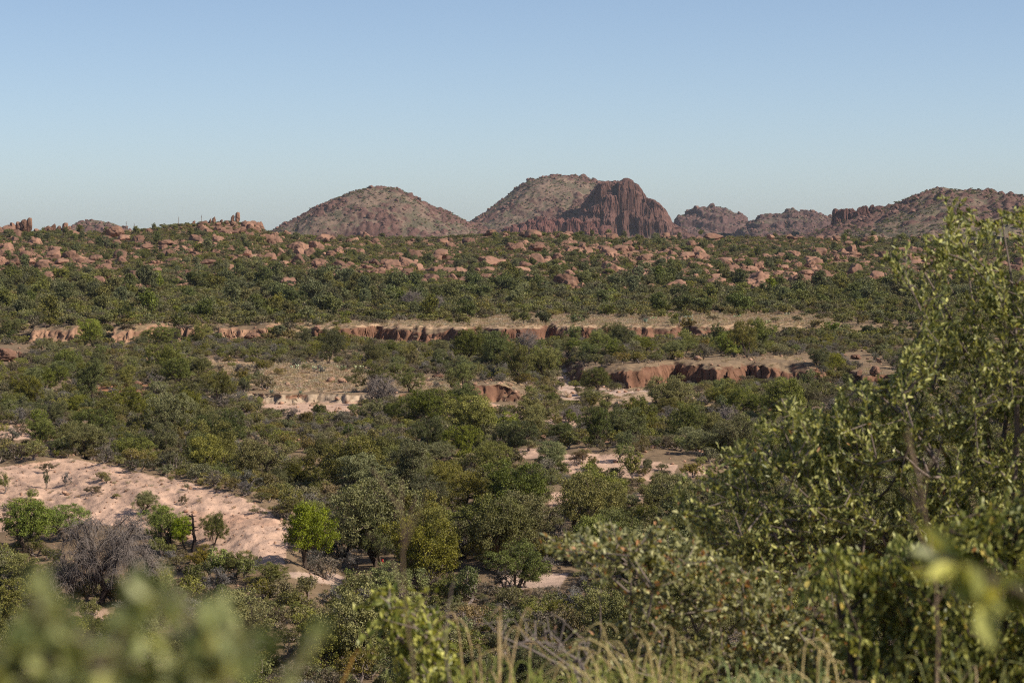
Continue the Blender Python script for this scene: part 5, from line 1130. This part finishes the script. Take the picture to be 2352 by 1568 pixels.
def clump(X0, X1, n1, n2, y0, y1, top0, top1, lab, seed):
    r = np.random.default_rng(seed); n = n1 + n2
    cxm = (X0 + X1) / 2; ym = (y0 + y1) / 2; org = P3(cxm, 1568, ym); org[2] = float(terrain(org[0], ym))
    root = bpy.data.objects.new('grass_clump', None); COL.objects.link(root); root.location = org
    for nm, cnt_, mat, lo, hi, arc in (('foliage', n1, M_grass, top0, top1, 1.0), ('leaves', n2, M_ggrass, 1500, 1640, .35)):
        yb = r.uniform(y0, y1, cnt_); Xc = r.uniform(X0, X1, cnt_); Yt = r.uniform(lo, hi, cnt_) if nm != 'foliage' else np.where(r.random(cnt_) < .6, r.uniform(lo, hi + 40, cnt_), r.uniform((lo + hi) / 2 + 30, 1660, cnt_))
        top = np.array([P3(a_, b_, c_) for a_, b_, c_ in zip(Xc, Yt, yb)]); base = top.copy(); base[:, 0] = org[0] + (top[:, 0] - org[0]) * .55; base[:, 2] = terrain(base[:, 0], yb); base[:, 1] += r.normal(0, .05, cnt_)
        h = top[:, 2] - base[:, 2]; a = Acc(); m = 14; t = np.linspace(0, 1.0, m + 1)
        sgn = np.where(r.random(cnt_) < .88, np.sign(r.normal(0, 1, cnt_)), 0) * np.where(r.random(cnt_) < .25, r.uniform(.12, .26, cnt_), r.uniform(.01, .10, cnt_)) * arc; wv = r.normal(0, .02, cnt_)
        pts = []
        for k in t:
            f = base * (1 - k) + top * k; bend = np.maximum(0, k - .45) / .55
            f[:, 0] += sgn * bend ** 1.5 + wv * math.sin(k * 5); f[:, 2] = base[:, 2] + h * math.sin(min(k / .74, 1) * math.pi / 2) - np.abs(sgn) * max(0, (k - .74) / .26) ** 1.4 * .55; pts.append(f - org)
        for k in range(m):
            rr = (.0030 if nm == 'foliage' else .0028) * (1 - .7 * t[k]); a.add(tubes(pts[k], pts[k + 1], np.full(cnt_, rr), np.full(cnt_, rr * .95), 4), 0, np.tile(r.random(cnt_)[:, None], (1, 8)).ravel())
        link(nm, a.mesh(nm, [mat], True), root)
    tag(root, lab, 'grass clump')
clump(1040, 1300, 18, 90, 5.6, 6.6, 1390, 1500, 'tall dry grass clump under the crooked dead branches', 21)
clump(1280, 1640, 34, 130, 5.6, 7.0, 1410, 1510, 'dry arching grass clump below the twiggy bush', 22)
clump(1620, 1960, 17, 70, 5.4, 6.6, 1450, 1530, 'dry grass clump beside the dark green bush', 23)
clump(1960, 2380, 8, 26, 5.2, 6.0, 1520, 1570, 'short dry grass tips before the dark green bush', 24)
log('foreground')

# ---------------------------------------------------------------- light, sky, haze, camera
SUN = Vector((.92, -.38, 0)).normalized(); EL = math.radians(38)
sd_ = Vector((SUN.x * math.cos(EL), SUN.y * math.cos(EL), math.sin(EL)))
sun = bpy.data.lights.new('sun', 'SUN'); sun.energy = 5.0; sun.angle = math.radians(.53); sun.color = (1, .91, .76)
so = bpy.data.objects.new('sun', sun); COL.objects.link(so); so.rotation_euler = sd_.to_track_quat('Z', 'Y').to_euler(); so.location = (200, 0, 200)
w = bpy.data.worlds.new('World'); sc.world = w; w.use_nodes = True; nt = w.node_tree; bg = nt.nodes['Background']
sky = nt.nodes.new('ShaderNodeTexSky'); sky.sky_type = 'NISHITA'; sky.sun_disc = False; sky.sun_elevation = math.radians(52); sky.sun_rotation = math.atan2(SUN.x, SUN.y); sky.altitude = 2400; sky.air_density = .75; sky.dust_density = 4.2; sky.ozone_density = .4
nt.links.new(sky.outputs[0], bg.inputs[0]); bg.inputs[1].default_value = .103
HAZE = 1
if HAZE:
    bm = bmesh.new(); bmesh.ops.create_cube(bm, size=1, matrix=Matrix.Translation((0, 3890, 38)) @ Matrix.Diagonal((12200, 8440, 128, 1))); me = bpy.data.meshes.new('haze'); bm.to_mesh(me); bm.free()
    m_, nt_ = newmat('haze_air'); o_ = nd(nt_, 'ShaderNodeOutputMaterial'); v_ = nd(nt_, 'ShaderNodeVolumePrincipled', inp={'Density': 2.6e-5, 'Color': (.78, .88, 1.0, 1), 'Anisotropy': .1}); nt_.links.new(v_.outputs[0], o_.inputs['Volume']); me.materials.append(m_)
    tag(link('haze', me), 'thin bluish air over the whole desert', kind='stuff')
cam = bpy.data.cameras.new('camera'); co = bpy.data.objects.new('camera', cam); COL.objects.link(co); co.location = (0, 0, 0); co.rotation_euler = (math.pi / 2 - PITCH, 0, 0)
cam.lens = 85; cam.sensor_width = 36; cam.clip_start = .1; cam.clip_end = 30000; cam.dof.use_dof = True; cam.dof.focus_distance = 260; cam.dof.aperture_fstop = 8.0; sc.camera = co
sc.view_settings.view_transform = 'Standard'; sc.view_settings.look = 'None'; sc.view_settings.exposure = .30; sc.view_settings.gamma = 1
cy = sc.cycles; cy.max_bounces = 4; cy.diffuse_bounces = 1; cy.glossy_bounces = 2; cy.transmission_bounces = 3; cy.volume_bounces = 0; cy.transparent_max_bounces = 8; cy.caustics_reflective = False; cy.caustics_refractive = False
cy.use_denoising = False; cy.filter_width = 1.15
log('done')
